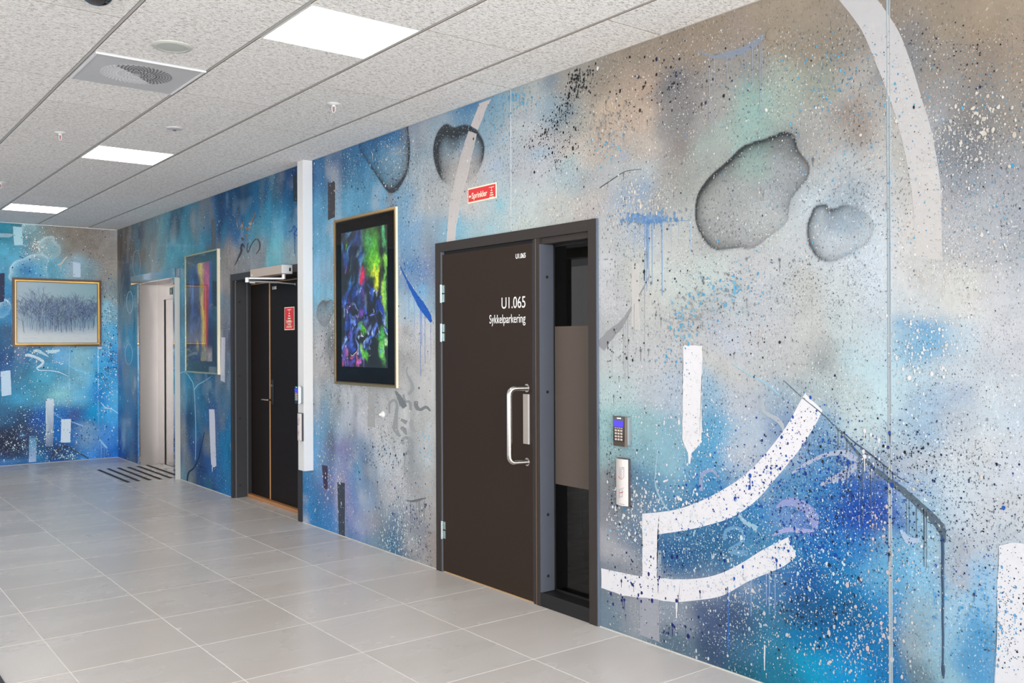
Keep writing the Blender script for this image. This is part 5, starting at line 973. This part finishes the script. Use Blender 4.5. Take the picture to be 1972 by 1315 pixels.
# picture 1: tall abstract print on black mount
ASP = .70
def art1(u, v):
    R_ = random.Random(5); uu = u+.045*vnoise(u*.7, v, 8, 61)+.025*vnoise(u*.7, v, 24, 62)+.01*vnoise(u*.7, v, 60, 67); vv = v+.04*vnoise(u*.7, v, 7, 63)+.022*vnoise(u*.7, v, 22, 64)+.01*vnoise(u*.7, v, 55, 68)
    A = np.zeros((len(u), 3))+np.array(lin('06080e'))
    D = lambda *a, **k: dab(A, uu, vv, *a, **k)
    for _ in range(40): D(R_.uniform(0, .5), R_.uniform(.55, 1), R_.uniform(.008, .03), R_.uniform(.04, .12), R_.uniform(-45, -5), R_.choice(['1c4c9c', '2c70c0', '60a0d0', '103060', '2858a8', '90c0d8']), R_.uniform(.4, .9))
    for _ in range(12): D(R_.uniform(0, .5), R_.uniform(.6, .95), .03, .06, R_.uniform(-40, 0), '04060a', .8)
    for a in [(.66, .85, .10, .12, 10, '58b030', 1), (.72, .72, .07, .08, -20, '80d030', .9), (.60, .93, .06, .05, 0, '4ca060', .9), (.78, .63, .035, .07, -10, 'd8e828', 1), (.70, .68, .02, .05, 0, 'f0f040', .8), (.92, .92, .03, .09, 0, '58c880', .9), (.95, .75, .04, .05, 30, 'a0e060', .9), (.93, .52, .035, .10, 0, 'b8e868', .95), (.97, .60, .02, .2, 0, '70c848', .8), (.86, .82, .03, .05, 20, '08180c', .9), (.93, .85, .02, .04, 0, '06140c', .8)]: D(*a)
    for _ in range(110): D(R_.uniform(.05, .75), R_.uniform(.12, .55), R_.uniform(.006, .028), R_.uniform(.01, .05), R_.uniform(-60, 60), R_.choice(['1c50b8', '2868d0', '4c68d0', '6888e0', '88a8e8', '7c50b0', '0c1430', '142458', 'a8c4e8']), R_.uniform(.4, .9))
    for a in [(.62, .42, .07, .10, 5, '04040a', .95), (.68, .33, .06, .05, 0, '06060c', .9), (.50, .645, .05, .05, 0, 'd82858', 1), (.47, .60, .03, .03, 0, 'e02850', 1), (.50, .70, .02, .02, 0, 'c02060', .8), (.46, .27, .04, .02, -40, '68c030', .9), (.40, .31, .03, .015, 40, '58a828', .8), (.06, .72, .01, .03, -20, 'c83870', .7), (.12, .90, .01, .03, -10, '68c030', .7)]: D(*a)
    for _ in range(26): D(R_.uniform(0, .5), R_.uniform(0, .13), R_.uniform(.008, .03), R_.uniform(.01, .04), R_.uniform(-70, 70), R_.choice(['7858c0', '9870d0', '4c58c0', '180c38', 'a890e0', 'e060a0']), R_.uniform(.4, .8))
    for a in [(.90, .10, .04, .08, 0, '78d060', 1), (.86, .22, .035, .05, 0, '50b858', .9), (.95, .20, .03, .03, 0, 'c0f0b0', .8), (.52, .08, .05, .03, -35, '68c838', 1), (.44, .12, .04, .02, -40, 'a0e080', .8), (.70, .08, .03, .06, 0, '061008', .9), (.98, .30, .02, .1, 0, '40a848', .8), (.82, .03, .05, .02, 0, '040808', .7), (.90, .35, .03, .04, 0, '88b8f0', .7), (.85, .42, .03, .06, 20, '1c4cb8', .8)]: D(*a)
    for _ in range(70): D(R_.uniform(.02, .95), R_.uniform(.05, .6), R_.uniform(.003, .009), R_.uniform(.008, .03), R_.uniform(-80, 80), R_.choice(['c8d8f4', '88a8f0', 'e8f0f8', '3c60e0', '080818']), R_.uniform(.5, .9))
    A *= (1+.35*vnoise(u*.7, v, 60, 65)+.3*vnoise(u*.7, v, 140, 66))[:, None]; A = np.clip(A, 0, 1)**1.12*1.25
    return A
t = thing('framed_picture', 'tall abstract green and blue print on black mount in a gold frame', 'picture', (6.83, 0, 1.84))
M_gold = mat('frame_gold', 'b59a6c', .28, metal=.85); M_goldd = mat('frame_gold_dark', '7c5c34', .3, metal=.7)
x0, x1, z0, z1 = 6.356, 7.313, 1.198, 2.496
frame_y(x0, x1, z0, z1, .016, .020, M_gold, t); frame_y(x0+.016, x1-.016, z0+.016, z1-.016, .007, .017, M_goldd, t, name='inner_lip')
MB().box(x1+.0002, x1+.003, -.019, -.0012, z0, z1).build('frame_side', mat('frame_side_cream', 'e8e0c8', .4), t)
MB().box(x0+.023, x1-.023, -.010, -.0015, z0+.023, z1-.023).build('mount', mat('mount_black', '0c0b0a', .9, spec=.1), t)
painted('print', 230, 340, 6.466, 7.184, 1.338, 2.383, art1, t, d=-.0112)
MB().box(x0+.0235, x1-.0235, -.0150, -.0135, z0+.0235, z1-.0235).build('glass_pane', glass_mat('coated_glass', ior=1.25), t)
# picture 2: narrow bands of colour on a blue-green mount
def art2(u, v):
    uu = u+.05*vnoise(u*.7, v, 5, 71)+.02*vnoise(u*.7, v, 22, 72)
    A = np.zeros((len(u), 3))+np.array(lin('1c3060')); D = lambda *a, **k: dab(A, uu, v, *a, **k)
    R_ = random.Random(8)
    for _ in range(50): D(R_.uniform(0, .5), R_.uniform(.1, 1), .03, .05, R_.uniform(-30, 30), R_.choice(['1c2c70', '2c50a0', '142048', '4c68b0', '101830', '385888']), R_.uniform(.3, .8))
    for a in [(.60, .5, .07, .62, 2, 'd8b83c', 1), (.50, .95, .07, .10, 0, 'd8c048', 1), (.76, .78, .10, .28, 3, 'b8386c', 1), (.74, .45, .06, .25, 3, 'c02c40', .95), (.80, .25, .05, .2, 0, '9c2850', .9), (.95, .7, .04, .4, 0, '1c4c98', .9), (.93, .3, .05, .2, 0, '202048', .9), (.55, .72, .05, .06, 0, '6c7c2c', .7), (.15, .7, .03, .15, 0, '5c88d0', .7), (.68, .08, .09, .07, 0, '9ca080', .9), (.90, .05, .08, .08, 0, 'b0a8a0', .9), (.3, .1, .3, .06, 0, '506070', .6), (.35, .16, .03, .06, 20, 'c8b848', .6), (.1, .1, .06, .1, 0, '18242c', .8)]: D(*a)
    A *= (1+.25*vnoise(u, v, 40, 73)+.2*vnoise(u, v, 90, 74))[:, None]
    return A
t = thing('framed_picture', 'tall print with yellow and pink band in a thin silver-gold frame', 'picture', (3.3, 0, 1.84))
M_sil = mat('frame_champagne', 'b8b494', .25, metal=.7); x0, x1, z0, z1 = 2.802, 3.800, 1.205, 2.483
frame_y(x0, x1, z0, z1, .018, .030, M_sil, t); MB().box(x1+.0002, x1+.004, -.030, -.0012, z0, z1).build('frame_side', mat('frame_side_pale', 'f0e8d0', .3, metal=.2), t)
MB().box(x0+.018, x1-.018, -.016, -.0015, z0+.018, z1-.018).build('mount', mat('mount_teal', '24404c', .7), t)
painted('print', 120, 200, 2.925, 3.622, 1.335, 2.375, art2, t, d=-.0175)
MB().box(x0+.0185, x1-.0185, -.026, -.024, z0+.0185, z1-.0185).build('glass_pane', glass_mat('picture_glass_2', ior=1.6), t)
# picture 3 on the far wall: a grove of bare blue trees in snow
def art3(u, v):
    n1, n2 = 420, 330; A = np.zeros((n2, n1, 3)); yy = np.linspace(0, 1, n2)[:, None]; xx = np.linspace(0, 1, n1)[None, :]
    sky = np.array(lin('a4b8c6')); sky2 = np.array(lin('8cb0ba')); snow = np.array(lin('ced6da')); k = np.clip((yy-.12)/.25, 0, 1); k2 = xx+0*yy
    A[:] = (snow*(1-k[..., None]))+(sky*(1-k2[..., None])+sky2*k2[..., None])*k[..., None]
    R_ = random.Random(3); cols = [np.array(lin(c)) for c in ('34466c', '2c3c60', '48608c', '5c7ca0', '3c4450', '7c94b0', '3c3c78', '4c6c68', '8ca8bc', 'a4bccc')]
    haze = np.exp(-((xx-.53)/.42)**4-((yy-.38)/.21)**4); A[:] = A*(1-.55*haze[..., None])+np.array(lin('6484a4'))*.55*haze[..., None]
    def line(x, y, a, L, w, c, al):
        n = max(2, int(L*420)); X = x+np.linspace(0, L, n)*math.cos(a); Y = y+np.linspace(0, L, n)*math.sin(a)
        i = (X*(n1-1)).astype(int); j = (Y*(n2-1)).astype(int); 
        for dw in range(w):
            ok = (i+dw >= 0) & (i+dw < n1) & (j >= 0) & (j < n2); A[j[ok], i[ok]+dw] = A[j[ok], i[ok]+dw]*(1-al)+c*al
        return X[-1], Y[-1]
    def tree(x, y, a, L, w, dep, c):
        x2, y2 = line(x, y, a, L, w, c, .7)
        if dep == 0: return
        for _ in range(3): 
            q = R_.random(); tree(x+(x2-x)*(.5+.5*q), y+(y2-y)*(.5+.5*q), a+R_.uniform(-.6, .6), L*R_.uniform(.5, .8), max(1, w-1), dep-1, R_.choice(cols) if R_.random() < .4 else c)
    for k_ in range(120):
        x = R_.uniform(.08, .97); y = R_.uniform(.16, .30)+.05*(x-.5); h = R_.uniform(.15, .22)*(1.3 if abs(x-.3) < .04 or abs(x-.65) < .04 else 1)
        tree(x, y, math.pi/2+R_.uniform(-.1, .1), h, 3 if R_.random() < .3 else 2, 4, R_.choice(cols[:6]))
    for _ in range(260): line(R_.uniform(.05, .95), R_.uniform(.05, .2), R_.uniform(-.3, .5), R_.uniform(.02, .08), 1, np.array(lin(R_.choice(['c8d0d4', '9cb0b8', 'd0d4d0']))), .5)
    i = np.clip((u*(n1-1)).round().astype(int), 0, n1-1); j = np.clip((v*(n2-1)).round().astype(int), 0, n2-1)
    return A[j, i]
ya, yb, z0, z1 = -1.262, -.214, 1.488, 2.358
t = thing('framed_picture', 'landscape painting of bare blue trees in snow in a brown and gold frame', 'picture', (0, -.74, 1.92))
def frame_x(y0, y1, z0, z1, w, d0, d1, m, name):
    f = MB()
    for q_ in ([(y0, z0), (y1, z0), (y1-w, z0+w), (y0+w, z0+w)], [(y0, z1), (y0+w, z1-w), (y1-w, z1-w), (y1, z1)], [(y0, z0), (y0+w, z0+w), (y0+w, z1-w), (y0, z1)], [(y1, z0), (y1, z1), (y1-w, z1-w), (y1-w, z0+w)]): f.prism(q_, d0, d1, 'x')
    f.build(name, m, t)
frame_x(ya, yb, z0, z1, .026, .0012, .042, mat('frame_walnut', '5a3a20', .35, noise=.2, nscale=30, coat=.3), 'frame')
frame_x(ya+.026, yb-.026, z0+.026, z1-.026, .016, .0012, .034, mat('frame_gilt', 'd0a85c', .3, metal=.6), 'gilt_liner')
frame_x(ya+.042, yb-.042, z0+.042, z1-.042, .006, .0012, .028, mat('liner_dark', '5c3c28', .5), 'inner_lip')
painted('canvas', 420, 330, ya+.046, yb-.046, z0+.046, z1-.046, art3, t, 'x', d=.020)
